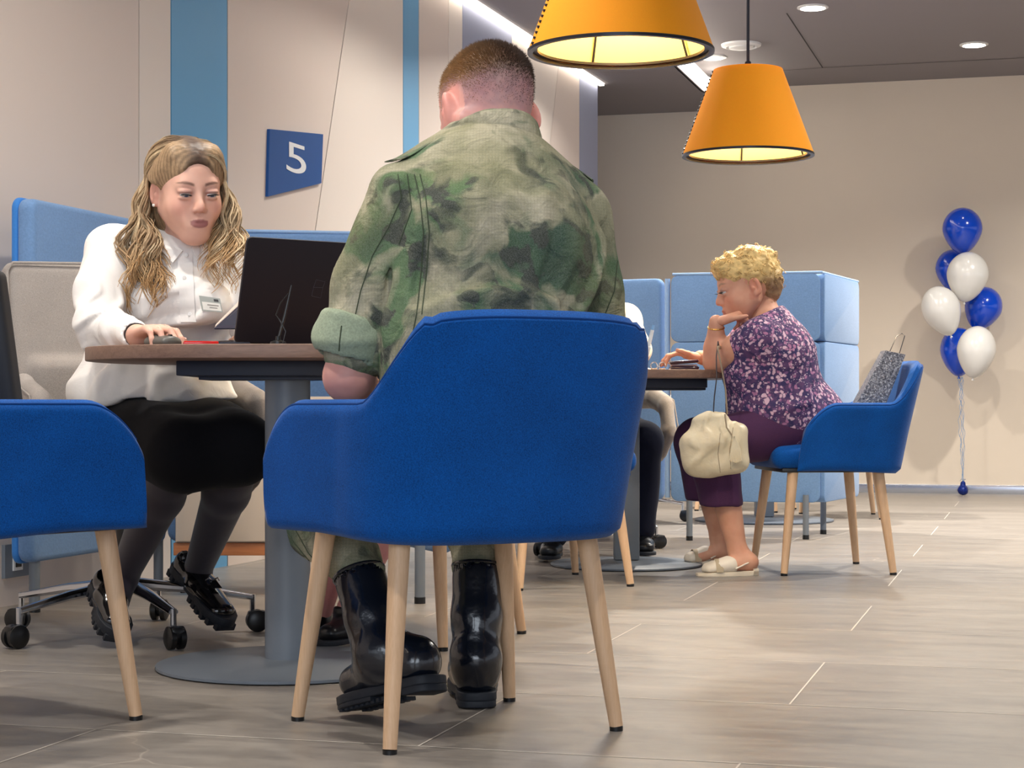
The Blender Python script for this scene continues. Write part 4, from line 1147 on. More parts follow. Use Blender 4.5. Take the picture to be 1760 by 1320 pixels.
def boot(top, ankle, heel, toe, up, parent, org, rtop=.058, wid=.046):
    """tall laced boot; heel / toe are points on the sole underside centre line"""
    d = (toe - heel).normalized(); up = (Vector(up) - d * Vector(up).dot(d)).normalized(); x = d.cross(up)
    s_ = SDF()
    s_.chain([top + (top - ankle).normalized() * .07, top.lerp(ankle, .5), ankle], [(rtop, rtop), (rtop * .93, rtop * .95), (rtop * .80, rtop * .92)], x, .02)
    s_.ecap(ankle, heel + d * .045 + up * .065, (rtop * .8, rtop * .95), (.038, .046), x, .02)
    s_.ecap(heel + d * .040 + up * .055, heel + d * .13 + up * .055, (.038, .030), (wid, .030), x, .03)
    s_.ecap(heel + d * .12 + up * .056, toe - d * .044 + up * .054, (wid, .042), (wid * .92, .036), x, .03)
    s_.ecap(ankle + d * .01, heel + d * .17 + up * .062, .046, .034, x, .03)
    s_.half(tuple(heel + up * .026), tuple(-up), .004)
    s_.ecap(tuple(top + (top - ankle).normalized() * .02), tuple(top + (top - ankle).normalized() * .12), rtop * .9, rtop * .9, k=.004, op='-')
    s_.half(tuple(top + (top - ankle).normalized() * .022), tuple((top - ankle).normalized()), .006)
    s_.disp(lambda P: folds(P, tuple(ankle + (top - ankle) * .25), tuple(x), 120, .0035, .05, 3, .8) + folds(P, tuple(toe - d * .09 + up * .07), tuple(x), 150, .002, .035, 5, .8))
    bo, bv, bf = sobj('boot', s_, .0045, M_boot, parent, org)
    # sole outline
    L = (toe - heel).length; M = Matrix(((d.x, x.x, up.x, heel.x), (d.y, x.y, up.y, heel.y), (d.z, x.z, up.z, heel.z), (0, 0, 0, 1)))
    def outline(g=0):
        pts = []
        prof = [(0, .018), (.006, .028), (.02, .036), (.06, .038), (.10, .036), (.15, .044), (.20, .050), (.24, .046), (.27, .034), (.285, .018)]
        prof = [(p[0] / .285 * L, p[1] * wid / .046 + g) for p in prof]
        return [(-g, 0)] + [(a_, w_) for a_, w_ in prof] + [(L + g, 0)] + [(a_, -w_) for a_, w_ in reversed(prof)]
    b = MB(); b.prism(outline(.003), .018, M @ Matrix.Translation((0, 0, .012)), .003)
    bb = [p for p in outline(.002) if p[0] < .085]; b.prism([(max(p[0], -.002), p[1]) for p in bb], .014, M @ Matrix.Translation((0, 0, -.001)), .002)
    ff = [p for p in outline(.002) if p[0] > .11]; b.prism(ff, .009, M @ Matrix.Translation((0, 0, .004)), .002)
    for i in range(9):
        xx = L * (.42 + i * .060)
        for sy in (-1, 1): b.box(M @ Vector((xx, sy * wid * .62, .003)), (.009, wid * .5, .008), .001, M.to_3x3())
    b.build('sole', M_sole, bo, origin=org)
    b = MB()   # laces and welt
    for i in range(6):
        t = i / 5; c_ = (ankle + d * .046).lerp(toe - d * .14 + up * .092, t) + up * .004
        b.tube([c_ - x * .022, c_ + up * .004, c_ + x * .022], .0025, 6)
    b.build('laces', mat('black_laces', (20, 22, 26), .8), bo, origin=org)
    b = MB(); tp = top + (top - ankle).normalized() * .021; ax = (top - ankle).normalized(); xx = ax.orthogonal().normalized(); yy = ax.cross(xx)
    b.tube([tp + (xx * math.cos(t_ * 2 * PI / 24) + yy * math.sin(t_ * 2 * PI / 24)) * rtop * .96 for t_ in range(25)], .0035, 6); b.build('top_binding', M_boot, bo, origin=org)
    return bo
boot(px(622, 1003, 3.585), px(656, 1120, 3.52), px(752, 1186, 3.44), px(598, 1226, 3.615), (.12, .02, 1), man, O1, rtop=.052)
boot(px(820, 990, 3.76), px(818, 1130, 3.71), Vector((-.068, 3.68, .004)), Vector((-.088, 3.955, .002)), (0, -.02, 1), man, O1, rtop=.052)
# ------------------------------------------------------------------ the blonde consultant
def patch2(T, quad, th, name, m, parent, org, nu=10, nv=6, off=.004):
    a, b, c, d = [Vector(q) for q in quad]; g = []
    for i in range(nu + 1):
        for j in range(nv + 1):
            p = a.lerp(b, i / nu).lerp(d.lerp(c, i / nu), j / nv); g.append(ray(T, p.x, p.y, off))
    if any(q is None for q in g): return None
    n0 = len(g); vs = list(g) + [q + Vector((q.x, q.y, q.z - CAMZ)).normalized() * th for q in g]; fs = []
    for i in range(nu):
        for j in range(nv):
            k = i * (nv + 1) + j; fs.append((k, k + 1, k + nv + 2, k + nv + 1)); fs.append((n0 + k, n0 + k + nv + 1, n0 + k + nv + 2, n0 + k + 1))
    for i in range(nu):
        k = i * (nv + 1); fs.append((k, k + nv + 1, n0 + k + nv + 1, n0 + k)); k += nv; fs.append((k, n0 + k, n0 + k + nv + 1, k + nv + 1))
    for j in range(nv):
        fs.append((j, n0 + j, n0 + j + 1, j + 1)); k = nu * (nv + 1) + j; fs.append((k, k + 1, n0 + k + 1, n0 + k))
    return obj(name, vs, fs, m, parent, True, origin=org, sharp=40)
def shoe(heel, toe, up, ankle, parent, org, m, ms, wid=.042, thick=.03, name='shoe', low=True, tread=True, heelh=0.0):
    d = (toe - heel).normalized(); up = (Vector(up) - d * Vector(up).dot(d)).normalized(); x = d.cross(up); L = (toe - heel).length
    s_ = SDF()
    s_.ecap(heel + d * .035 + up * .045, heel + d * L * .45 + up * .045, (.032, .036), (wid * .86, .028), x, .02)
    s_.ecap(heel + d * L * .42 + up * .040, toe - d * .042 + up * .036, (wid, .030), (wid * .84, .024), x, .02)
    s_.ecap(heel + d * .035 + up * .06, ankle, (.030, .034), (.034, .036), x, .02)
    s_.half(tuple(heel + up * thick * .7), tuple(-up), .003)
    s_.half(tuple(heel + up * (.085 if low else .13)), tuple((up * 1 - d * .15).normalized()), .004)
    s_.ecap(heel + d * .04 + up * .075, heel + d * .04 + up * .14, .030, .036, k=.004, op='-')
    so, sv_, sf_ = sobj(name, s_, .004, m, parent, org)
    M = Matrix(((d.x, x.x, up.x, heel.x), (d.y, x.y, up.y, heel.y), (d.z, x.z, up.z, heel.z), (0, 0, 0, 1)))
    prof = [(0, .018), (.008, .028), (.03, .034), (.08, .033), (.12, .036), (.17, .044), (.20, .042), (.225, .032), (.24, .016)]
    prof = [(p[0] / .24 * L, p[1] * wid / .042) for p in prof]
    ol = [(-.002, 0)] + prof + [(L + .004, 0)] + [(a_, -w_) for a_, w_ in reversed(prof)]
    b = MB(); b.prism(ol, thick * .62, M @ Matrix.Translation((0, 0, thick * .38)), .002)
    if tread:
        for i in range(11):
            xx = L * (i + .5) / 11; ww = np.interp(xx, [p[0] for p in prof], [p[1] for p in prof])
            if .33 < xx / L < .42: continue
            b.box(M @ Vector((xx, 0, thick * .24)), (L / 11 * .62, ww * 2.04, thick * .5), .0015, M.to_3x3())
    b.build('sole', ms, so, origin=org); return so, d, up, x, M, L
M_shirtw = m_fabric('white_shirt_cotton', (240, 238, 236), 700, sheen=.05, var=.02, bumpd=.0002)
k_ = NT('white_blouse_cotton'); v_ = k_.coord(); k_.b.inputs['Base Color'].default_value = (*srgb((242, 239, 236)), 1); k_.b.inputs['Roughness'].default_value = .7
k_.l(k_.bump(k_.noise(v_, 22, 3, .6, 1.0), .25, .006), k_.b.inputs['Normal']); M_blouse = k_.m
M_tight = mat('dark_plum_tights', (34, 24, 40), .6, sheen=.25)
M_shoeb = mat('black_patent_leather', (12, 12, 16), .15, 0, .6, coat=.5)
wo = thing('person', 'person with long wavy blonde hair, white shirt and black skirt, seated behind the laptop', 'person', (-.93, 4.85, 0))
O2 = (-.93, 4.85, 0); SK2 = (232, 184, 164)
wf = Vector((.30, -.95, 0)).normalized(); wr = Vector((wf.y, -wf.x, 0))   # wr = her right = image left
pel = Vector((-.945, 4.86, .53)); wst = px(268, 640, 4.82); chs = px(293, 505, 4.74); shm = px(300, 428, 4.72); nkb = px(322, 428, 4.665)
hM2 = headM(px(322, 327, 4.60), (.45, -.86, -.20), .05, 1.05)
Rs, Re, Rw = px(190, 428, 4.64), px(172, 566, 4.50), px(236, 577, 4.26)
Ls, Le, Lw = px(398, 452, 4.76), px(432, 552, 4.62), Vector((-.575, 4.41, .768))
b_ = SDF()
b_.chain([pel, wst, chs, shm], [(.15, .11), (.125, .10), (.14, .10), (.12, .065)], wr, .05)
b_.chain([nkb - Vector((0, -.02, .05)), hM2 @ Vector((0, -.03, -.07))], [.056, .050], k=.03)
for s0, e_, w_ in ((Rs, Re, Rw), (Ls, Le, Lw)): b_.chain([s0, e_, w_], [.046, .036, .026], k=.02)
ch_l = []
kR, kL = px(306, 778, 4.48), px(414, 770, 4.52); aR, aL = px(212, 992, 4.765), px(338, 985, 4.93)
hpR, hpL = pel + wr * .09, pel - wr * .09
for h_, k_2, a_ in ((hpR, kR, aR), (hpL, kL, aL)):
    b_.chain([h_, k_2, k_2.lerp(a_, .35), a_], [.070, .036, .034, .024], k=.02)
v1 = b_.mesh(.009, hi=np.array((9, 9, 1.005)))
hs = SDF(); head_sdf(hs, hM2, wide=.97, jaw=.92, nose=.92, lipp=1.15, closed=1.0)
hs.chain([nkb - Vector((0, -.015, .06)), hM2 @ Vector((0, -.035, -.08))], [.058, .049], k=.03)
v2 = hs.mesh(.0027, lo=np.array((-9, -9, .96)), relax=1)
hR = SDF(); tipsR = hand_sdf(hR, Rw + Vector((.004, -.002, .004)), (.62, -.72, .12), (-.10, .10, 1), 1, ((.30, .65, .35), (.25, .75, .4), (.35, .8, .4), (.4, .8, .4)), .93, spread=.35, thumb=(.8, .5, .2))
hR.chain([Re.lerp(Rw, .8), Rw], [.030, .026], k=.012)
hL = SDF(); tipsL = hand_sdf(hL, Lw, (-.22, -.75, .0), (.1, 0, 1), -1, (.35, .35, .4, .45), .93)
hL.chain([Le.lerp(Lw, .8), Lw], [.030, .026], k=.012)
V_, F_ = join([v1, v2, hR.mesh(.0028), hL.mesh(.004)])
wcol = lambda V: skin_color(V, hM2, SK2, (140, 74, 84), (104, 76, 64), .35)
body = obj('body', V_, F_, M_skin, wo, True, col=wcol(V_), origin=O2)
eyes(hM2, wo, O2, (.02, .9, -.42), (82, 98, 124))
nails(tipsR + tipsL, wo, O2)
b = MB(); p = hM2 @ Vector((.0815, .002, -.035)); b.lathe([(.0001, -.004), (.003, -.003), (.004, 0), (.003, .003), (.0001, .004)], 14, p); b.build('pearl_earring', mat('pearl', (240, 236, 228), .15, coat=.5), wo, origin=O2)
b = MB(); ww = Rw + (Re - Rw).normalized() * .006; ax = (Re - Rw).normalized(); xx = ax.orthogonal().normalized(); yy = ax.cross(xx)
b.tube([ww + (xx * math.cos(t * PI / 12) + yy * math.sin(t * PI / 12)) * .0275 for t in range(25)], .0015, 6); b.build('bracelet', M_blackp, wo, origin=O2)
# tights
t_ = SDF()
for h_, k_2, a_ in ((hpR, kR, aR), (hpL, kL, aL)):
    t_.chain([h_.lerp(k_2, .5), k_2, k_2.lerp(a_, .33) + Vector((0, .015, 0)), a_], [.080, .062, .058, .036], k=.02)
t_.ecap(aR, px(196, 1050, 4.70), .036, .032, k=.02); t_.ecap(aL, px(352, 1040, 4.88), .036, .032, k=.02)
sobj('tights', t_, .007, M_tight, wo, O2)
# skirt
s_ = SDF()
s_.chain([pel + Vector((0, 0, .10)), pel, pel + Vector((0, 0, -.03))], [(.165, .125), (.200, .150), (.195, .15)], wr, .05)
s_.chain([hpR, kR], [.118, .086], k=.06); s_.chain([hpL, kL], [.118, .084], k=.06)
s_.ecap(hpR.lerp(kR, .55) + Vector((0, 0, -.012)), hpL.lerp(kL, .55) + Vector((0, 0, -.012)), .092, .092, k=.06)
s_.ecap(kR + Vector((.02, .02, -.012)), kL + Vector((-.02, .02, -.006)), .075, .075, k=.06)
kn = ((kR - hpR) + (kL - hpL)).normalized()
s_.disp(lambda P: .0012 * wave(P, 30, 1) + folds(P, tuple(px(180, 690, 4.75)), (1, 0, -.35), 80, .006, .06, 3))
sobj('skirt', s_, .007, M_black, wo, O2)
# shirt
s_ = SDF()
hemc = px(262, 688, 4.78)
s_.chain([hemc + Vector((0, .02, .015)), wst, chs, shm], [(.222, .155), (.178, .138), (.168, .128), (.125, .080)], wr, .05)
s_.ecap(shm + Vector((0, 0, 0)), nkb + Vector((0, .01, .0)), (.085, .06), (.060, .055), wr, .04)
s_.ecap(nkb + wr * .03 + Vector((0, 0, -.02)), Rs, .052, .054, k=.05); s_.ecap(nkb - wr * .03 + Vector((0, 0, -.02)), Ls, .050, .054, k=.05)
s_.ell(tuple(px(262, 520, 4.60)), (.068, .06, .062), k=.07); s_.ell(tuple(px(352, 520, 4.60)), (.064, .06, .062), k=.07)
s_.chain([Rs, Rs.lerp(Re, .55) + Vector((-.012, 0, 0)), Re + Vector((-.004, 0, .004))], [(.060, .060), (.060, .062), (.056, .056)], k=.02)
s_.chain([Re + Vector((-.004, 0, .004)), Re.lerp(Rw, .55), Re.lerp(Rw, .93)], [(.056, .056), (.044, .044), (.034, .034)], k=.02)
s_.chain([Ls, Ls.lerp(Le, .6) + Vector((.01, 0, 0)), Le], [.058, .056, .050], k=.02); s_.chain([Le, Le.lerp(Lw, .9)], [.050, .034], k=.02)
s_.ecap(tuple(Re.lerp(Rw, .93)), tuple(Re.lerp(Rw, 1.3)), .0285, .030, k=.003, op='-')
hn = Vector((.10, .05, -1)); s_.half(tuple(px(262, 700, 4.70)), tuple(hn), .004)
s_.ell(tuple(px(262, 752, 4.72)), (.30, .14, .105), k=.012, op='-')
def wfold(P):
    d = folds(P, tuple(px(180, 545, 4.46)), (.6, -.2, .5), 95, .018, .065, 3, .9) + folds(P, tuple(px(330, 560, 4.58)), (1, 0, .45), 70, .018, .085, 5, .7)
    d = d + folds(P, tuple(px(225, 430, 4.56)), (-.25, 0, 1), 75, .014, .075, 6, .6) + folds(P, tuple(px(410, 480, 4.66)), (.3, 0, 1), 75, .008, .06, 7, .7)
    d = d + folds(P, tuple(px(250, 660, 4.64)), (.25, 0, 1), 55, .020, .13, 9, .8) + folds(P, tuple(px(215, 575, 4.34)), (1, 0, .1), 110, .009, .05, 12, .5)
    return d + .0016 * wave(P, 38, 4)
s_.disp(wfold)
bl, bv_, bf_ = sobj('shirt', s_, .0052, M_blouse, wo, O2)
T2 = bvh(bv_, bf_)
M_seamw = mat('shirt_seam_shadow_grey', (206, 203, 204), .8)
# collar wings, placket, buttons, badge
def wing(pts, name='collar'):
    b = MB(); c3 = []
    for (x, y, d) in pts: c3.append(px(x, y, d))
    n = (c3[1] - c3[0]).cross(c3[2] - c3[0]).normalized(); 
    if n.y > 0: n = -n
    N = len(c3); vs = [p + n * .0016 for p in c3] + [p - n * .0016 for p in c3]
    fs = [tuple(range(N)), tuple(range(2 * N - 1, N - 1, -1))] + [(i, N + i, N + (i + 1) % N, (i + 1) % N) for i in range(N)]
    b.add(vs, fs); return b.build(name, M_shirtw, bl, False, origin=O2)
cb = MB(); N = 40
cM2 = headM(nkb + Vector((0, .01, .012)), (.28, -.92, -.40), 0)
for j, (r0, r1, z) in enumerate(((.066, .062, -.020), (.064, .061, .010), (.066, .064, .022), (.070, .068, .012), (.076, .074, -.012))):
    for k in range(N + 1):
        a_ = -PI / 2 + (k / N - .5) * math.radians(318); cb.v.append(tuple(cM2 @ Vector((r0 * math.cos(a_), r1 * math.sin(a_), z))))
for j in range(4):
    for k in range(N): a = j * (N + 1) + k; cb.f.append((a, a + 1, a + N + 2, a + N + 1))
cb.build('collar', M_shirtw, bl, origin=O2)
def dd(x, y, add=.008):
    h = ray(T2, x, y, add); return h.y if h is not None else 4.6
for quad in ([(276, 402), (314, 431), (297, 452), (272, 424)], [(338, 405), (330, 428), (341, 451), (343, 424)]):
    wing([(x, y, min(dd(x, y), nkb.y - .045)) for x, y in quad])
pl = patch2(T2, [(304, 434), (330, 434), (338, 560), (312, 562)], .0015, 'button_placket', M_shirtw, bl, O2, 4, 16, .0035)
for (x, y) in ((320, 439), (318, 481), (328, 540)):
    p = ray(T2, x, y, .0065)
    if p is not None:
        b = MB(); b.lathe([(.0001, .001), (.0045, .0012), (.0050, 0), (.0045, -.001)], 16, p, (0, -1, .1)); b.build('button', mat('pearl_button', (226, 224, 222), .2), bl, origin=O2)
Q_ = [(342, 508), (378, 513), (383, 537), (347, 534)]
dq = min(dd(x, y, 0) for x, y in Q_ + [(362, 522)]) - .004
def bplate(Q, near, th, name, m, parent):
    f = [px(x, y, dq - near - th) for x, y in Q]; k = [px(x, y, dq - near) for x, y in Q]
    return obj(name, f + k, [(3, 2, 1, 0), (4, 5, 6, 7), (0, 1, 5, 4), (1, 2, 6, 5), (2, 3, 7, 6), (3, 0, 4, 7)], m, parent, False, origin=O2)
def lerpq(Q, u, v): a, b, c, d = [Vector(q) for q in Q]; return tuple(a.lerp(b, u).lerp(d.lerp(c, u), v))
def sq(u0, u1, v0, v1): return [lerpq(Q_, u0, v0), lerpq(Q_, u1, v0), lerpq(Q_, u1, v1), lerpq(Q_, u0, v1)]
bd = bplate(Q_, 0, .003, 'name_badge', mat('badge_grey', (150, 150, 140), .35, .3), bl)
bplate(sq(.08, .95, .38, .92), .003, .0005, 'name_field', mat('badge_white', (235, 233, 226), .5), bd)
bplate(sq(.32, .86, .52, .60), .0035, .0003, 'text_line', mat('badge_text_grey', (150, 146, 140), .6), bd)
bplate(sq(.40, .78, .70, .77), .0035, .0003, 'text_line', MATS['badge_text_grey'], bd)
bplate(sq(.68, .90, .10, .28), .003, .0004, 'emblem', mat('badge_dark', (62, 60, 60), .5), bd)
# sleeve seam and cuff seam
seam(T2, [(214, 392), (232, 430), (238, 470), (226, 520)], .0009, 'seam', M_seamw, bl, O2)
# shoes
for (he, to, an) in ((Vector((-1.068, 4.79, .125)), Vector((-.985, 4.615, .012)), aR), (px(300, 985, 4.98), px(388, 1086, 4.80), aL)):
    so, d, up, x, M, L = shoe(he, to, (.45, -.4, .8), an, wo, O2, M_shoeb, M_sole, wid=.044, thick=.038, name='loafer')
    b = MB(); c_ = M @ Vector((L * .56, 0, .078)); b.tube([c_ - x * .022, c_ - x * .014 + up * .008, c_, c_ + x * .014 + up * .008, c_ + x * .022], .002, 6); b.build('buckle', M_chrome, so, origin=O2)
    b = MB()
    for i in range(6): b.tube([c_ + x * (.004 * (i - 2.5)), c_ + d * .03 + x * (.005 * (i - 2.5)) + up * -.004], .0022, 5)
    b.build('tassel', M_shoeb, so, origin=O2)
# hair: undercap following the skull with a parting, plus many wavy locks
sc2 = 1.05; Mr2 = hM2.to_3x3() @ Matrix.Scale(1 / sc2, 3)
hc = SDF(); L2w = lambda p: tuple(hM2 @ Vector(p)); R2 = np.array(Mr2)
hc.ell(L2w((0, -.028, .040)), (.081 * sc2, .100 * sc2, .086 * sc2), R2, k=.02)
hc.ell(L2w((0, .026, .046)), (.067 * sc2, .066 * sc2, .071 * sc2), R2, k=.02)
for sx in (-1, 1):
    hc.ecap(L2w((sx * .045, .035, .085)), L2w((sx * .076, .004, .030)), .026, .020, k=.03)
hc.ell(L2w((0, -.055, -.04)), (.074 * sc2, .06 * sc2, .09 * sc2), R2, k=.04)
hc.ell(L2w((0, .110, -.020)), (.056 * sc2, .085 * sc2, .094 * sc2), R2, k=.010, op='-')
hc.ell(L2w((.086, .0, -.012)), (.02, .022, .034), R2, k=.006, op='-')
hc.ecap(L2w((.004, .10, .122)), L2w((.004, -.06, .142)), .008, .006, k=.012, op='-')
hc.disp(lambda P: .0010 * wave(P, 260, 3))
C_root = np.array(srgb((88, 68, 56))); C_mid = np.array(srgb((186, 154, 118))); C_tip_lamplit = np.array(srgb((236, 176, 100))); C_lt = np.array(srgb((236, 212, 172)))
def hcol(V):
    q = Lc(hM2, V); t = smask(np.abs(q[:, 0]), .004, .05)[:, None]; return (C_root * (1 - t) + C_mid * .85 * t) * (1 + .3 * np.sin(Lc(hM2, V)[:, 1] * 900)[:, None])
hobj = sobj('hair', hc, .004, M_hair, wo, O2, hcol)[0]
rnd = random.Random(5); paths = []
def cap_dir(v, out):
    r = Vector((.0785 + out, (.116 if v.y > 0 else .0985) + out, .0850 + out)); return Vector((v.x * r.x, v.y * r.y, v.z * r.z)) + Vector((0, -.022, .034))
def slerp(a, b, t):
    w = math.acos(max(-1, min(1, a.dot(b)))); return a if w < 1e-4 else (a * math.sin((1 - t) * w) + b * math.sin(t * w)) / math.sin(w)
for side in (1, -1):
    NC = 44
    for cl_ in range(NC):
        u = (cl_ + .5) / NC                       # 0 = front hairline, 1 = back of the crown
        thr = math.radians(50 - 118 * u); root0 = Vector((side * .05, math.sin(thr), math.cos(thr))).normalized()
        azf = 96 if side > 0 else 66
        az = math.radians(azf + (172 - azf) * u ** .8); el = math.radians(-4 - 10 * u)
        end0 = Vector((side * math.sin(az) * math.cos(el), math.cos(az) * math.cos(el), math.sin(el)))
        back = max(0, min(1, (u - .45) / .35)); Lc_ = (rnd.uniform(.20, .33) if side > 0 else rnd.uniform(.17, .265)) if u < .6 else rnd.uniform(.15, .26)
        if side > 0: tgt0 = px(rnd.uniform(222, 292), 490, 4.57 - rnd.uniform(0, .05)) if back < .5 else px(rnd.uniform(205, 250), 470, 4.76)
        else: tgt0 = px(rnd.uniform(352, 412), 480, 4.56 - rnd.uniform(0, .04)) if back < .5 else px(rnd.uniform(380, 415), 470, 4.78)
        phc = rnd.uniform(0, 6.28); ampc = rnd.uniform(.010, .019); frc = rnd.uniform(44, 60); hlc = rnd.random()
        oc = rnd.uniform(.003, .010)
        for i in range(11):
            jit = lambda s_: rnd.uniform(-s_, s_)
            root = (root0 + Vector((side * abs(jit(.03)), jit(.05), jit(.02)))).normalized(); end = (end0 + Vector((jit(.03), jit(.07), jit(.09)))).normalized()
            out = oc + jit(.003); pts = []; n1 = 11
            for j in range(n1):
                t = j / (n1 - 1); o_2 = out * min(1, .3 + t * 2) + .005 * math.sin(t * PI) + .0016 * math.sin(t * 9 + phc)
                q = slerp(root, end, t); 
                if u < .25 : q = (q + Vector((side * .10, .02, .10)) * math.sin(t * PI) * (1 - u * 4)).normalized()
                pts.append(hM2 @ cap_dir(q, o_2))
            base = pts[-1].copy(); tgt = tgt0 + Vector((jit(.010), jit(.008), 0)); Lh_ = Lc_ * rnd.uniform(.85, 1.1); n2 = 20
            amp = ampc * rnd.uniform(.8, 1.15); ph_ = phc + jit(.35); sp = Vector((jit(.006), jit(.006), 0))
            for j in range(1, n2 + 1):
                t = j / n2; z = base.z - Lh_ * t; k2 = min(1, (base.z - z) / max(.05, base.z - tgt.z)); s2 = k2 * k2 * (3 - 2 * k2)
                p = Vector((base.x + (tgt.x - base.x) * s2, base.y + (tgt.y - base.y) * s2, z)) + sp * math.sin(t * PI)
                p.x += (-1 if side > 0 else 1) * math.sin(t * PI) * .020
                a_ = amp * min(1, t * 1.6); p.x += a_ * (math.sin(frc * (base.z - z) + ph_) - math.sin(ph_) * (1 - t)); p.y += a_ * .8 * (math.cos(frc * (base.z - z) + ph_) - math.cos(ph_) * (1 - t))
                pts.append(p)
            q2 = []
            for p in pts:
                if p.z < 1.04:
                    h = T2.find_nearest(p, .06)
                    if h[0] is not None and (p - h[0]).dot(h[1]) < .003: p = h[0] + h[1] * (.004 + abs(jit(.005)))
                q2.append(p)
            pts = q2; m = len(pts); r0 = rnd.uniform(.0016, .0030)
            rad = [r0 * (.55 + .45 * min(1, k / 6)) * (1 - .8 * max(0, (k / m - .7) / .3)) for k in range(m)]
            hl = min(1, max(0, hlc * .8 + jit(.3))); cl = []
            for k in range(m):
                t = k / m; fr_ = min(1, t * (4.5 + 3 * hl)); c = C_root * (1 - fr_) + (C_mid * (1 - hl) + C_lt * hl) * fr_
                tt = max(0, (t - .74) / .26); c = c * (1 - .6 * tt) + C_tip_lamplit * .6 * tt; cl.append(c * (.72 + .4 * ((i * 37 % 11) / 11)))  # orange lamp light on the lock ends is painted into the strand colour
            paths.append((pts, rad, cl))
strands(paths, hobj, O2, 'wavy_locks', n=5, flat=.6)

# ------------------------------------------------------------------ the older woman in profile
def m_floral():
    k = NT('purple_floral_print'); v = k.coord(); nz = k.n('ShaderNodeTexNoise'); nz.inputs['Scale'].default_value = 30; nz.inputs['Detail'].default_value = 2; k.l(v, nz.inputs['Vector'])
    wv = k.mix(.03, v, nz.outputs['Color'], 'ADD')
    vo = k.n('ShaderNodeTexVoronoi'); vo.inputs['Scale'].default_value = 62; k.l(wv, vo.inputs['Vector'])
    vo2 = k.n('ShaderNodeTexVoronoi'); vo2.inputs['Scale'].default_value = 110; k.l(wv, vo2.inputs['Vector'])
    base = k.ramp(k.noise(v, 40, 3), [(.4, srgb((54, 46, 92))), (.6, srgb((92, 62, 104)))])
    m1 = k.ramp(vo.outputs['Distance'], [(.34, (1, 1, 1)), (.48, (0, 0, 0))], 'LINEAR')
    hue = k.ramp(vo.outputs['Color'], [(.2, srgb((214, 178, 196))), (.5, srgb((172, 116, 152))), (.8, srgb((120, 84, 130)))], 'CONSTANT')
    base = k.mix(m1, base, hue); m2 = k.ramp(vo2.outputs['Distance'], [(.16, (.8,) * 3), (.26, (0, 0, 0))]); base = k.mix(m2, base, srgb((226, 206, 216)))
    k.l(base, k.b.inputs['Base Color']); k.b.inputs['Roughness'].default_value = .85; return k.m
M_floral = m_floral(); M_capri = m_fabric('plum_cotton', (74, 44, 76), 400, sheen=.05)
la = thing('person', 'person with short curly blonde hair and purple floral blouse, chin resting on hand', 'person', (1.0, 6.8, 0))
O3 = (1.0, 6.8, 0); SK3 = (212, 156, 128)
lf = Vector((-1, -.04, 0)).normalized(); lr = Vector((lf.y, -lf.x, 0))
pel = Vector((1.045, 6.82, .53)); bel = px(1333, 700, 6.78); chs = px(1328, 612, 6.76); shm = px(1318, 562, 6.78); nkb = px(1314, 545, 6.77)
hM3 = headM(px(1285, 492, 6.75), (-.97, -.06, -.24), 0, 1.12)
Ls, Le, Lw = px(1306, 582, 6.62), px(1229, 622, 6.745), px(1231, 553, 6.70)
Rs, Re, Rw = Vector((.885, 6.97, .85)), Vector((.80, 7.12, .772)), px(1203, 614, 6.98)
b_ = SDF()
b_.chain([pel, bel, chs, shm], [(.15, .14), (.15, .14), (.14, .12), (.12, .07)], lr, .05)
b_.chain([nkb - Vector((0, 0, .05)), hM3 @ Vector((0, -.03, -.07))], [.062, .054], k=.03)
b_.chain([Ls, Ls.lerp(Le, .5), Le], [.058, .056, .042], k=.02); b_.chain([Le, Le.lerp(Lw, .35), Lw], [.040, .040, .026], k=.02)
b_.chain([Rs, Re, Rw], [.052, .040, .026], k=.02)
kL, kR = Vector((.700, 6.63, .470)), Vector((.690, 6.97, .470)); aL, aR = px(1268, 948, 6.62), px(1236, 925, 7.04)
for h_, k_2, a_ in ((pel - lr * .09, kL, aL), (pel + lr * .09, kR, aR)): b_.chain([h_, k_2, k_2.lerp(a_, .4) + Vector((.012, 0, 0)), a_], [.085, .055, .056, .033], k=.02)
for a_, hx, tx in ((aL, 1290, 1212), (aR, 1240, 1188)):
    yy = 978 if a_ is aL else 960; dd_ = 6.60 if a_ is aL else 7.03
    b_.ecap(a_, px(hx, yy - 12, dd_), .032, .030, k=.02); b_.ecap(px(hx - 8, yy - 12, dd_), px(tx + 14, yy - 2, dd_ - .02), .028, .020, k=.02)
v1 = b_.mesh(.0065)
hs = SDF(); head_sdf(hs, hM3, wide=1.0, jaw=1.0, nose=1.1, lipp=.8, closed=.6); hs.ell(tuple(hM3 @ Vector((0, .03, -.105))), (.03, .03, .022), k=.03)
v2 = hs.mesh(.0036, lo=np.array((-9, -9, .91)))
hL = SDF(); tipsL = hand_sdf(hL, Lw, (.92, .05, .36), (-.30, -.05, 1), -1, ((1.0, .9, .5), (1.15, 1.0, .5), (1.25, 1.0, .5), (1.3, 1.0, .5)), .95, thumb=(.5, .2, .2))
hR = SDF(); tipsR = hand_sdf(hR, Rw, (-1, -.02, .22), (.10, 0, 1), 1, (.55, .5, .5, .45), .95, thumb=(.7, -.6, .2))
V_, F_ = join([v1, v2, hL.mesh(.0036), hR.mesh(.0036)])
body = obj('body', V_, F_, M_skin, la, True, col=skin_color(V_, hM3, SK3, (170, 100, 92), (150, 120, 96), .35), origin=O3)
eyes(hM3, la, O3, (0, 1, -.3), (90, 90, 90))
b = MB(); wc = Lw + (Le - Lw).normalized() * .022; ax = (Le - Lw).normalized(); xx = ax.orthogonal().normalized(); yy = ax.cross(xx)
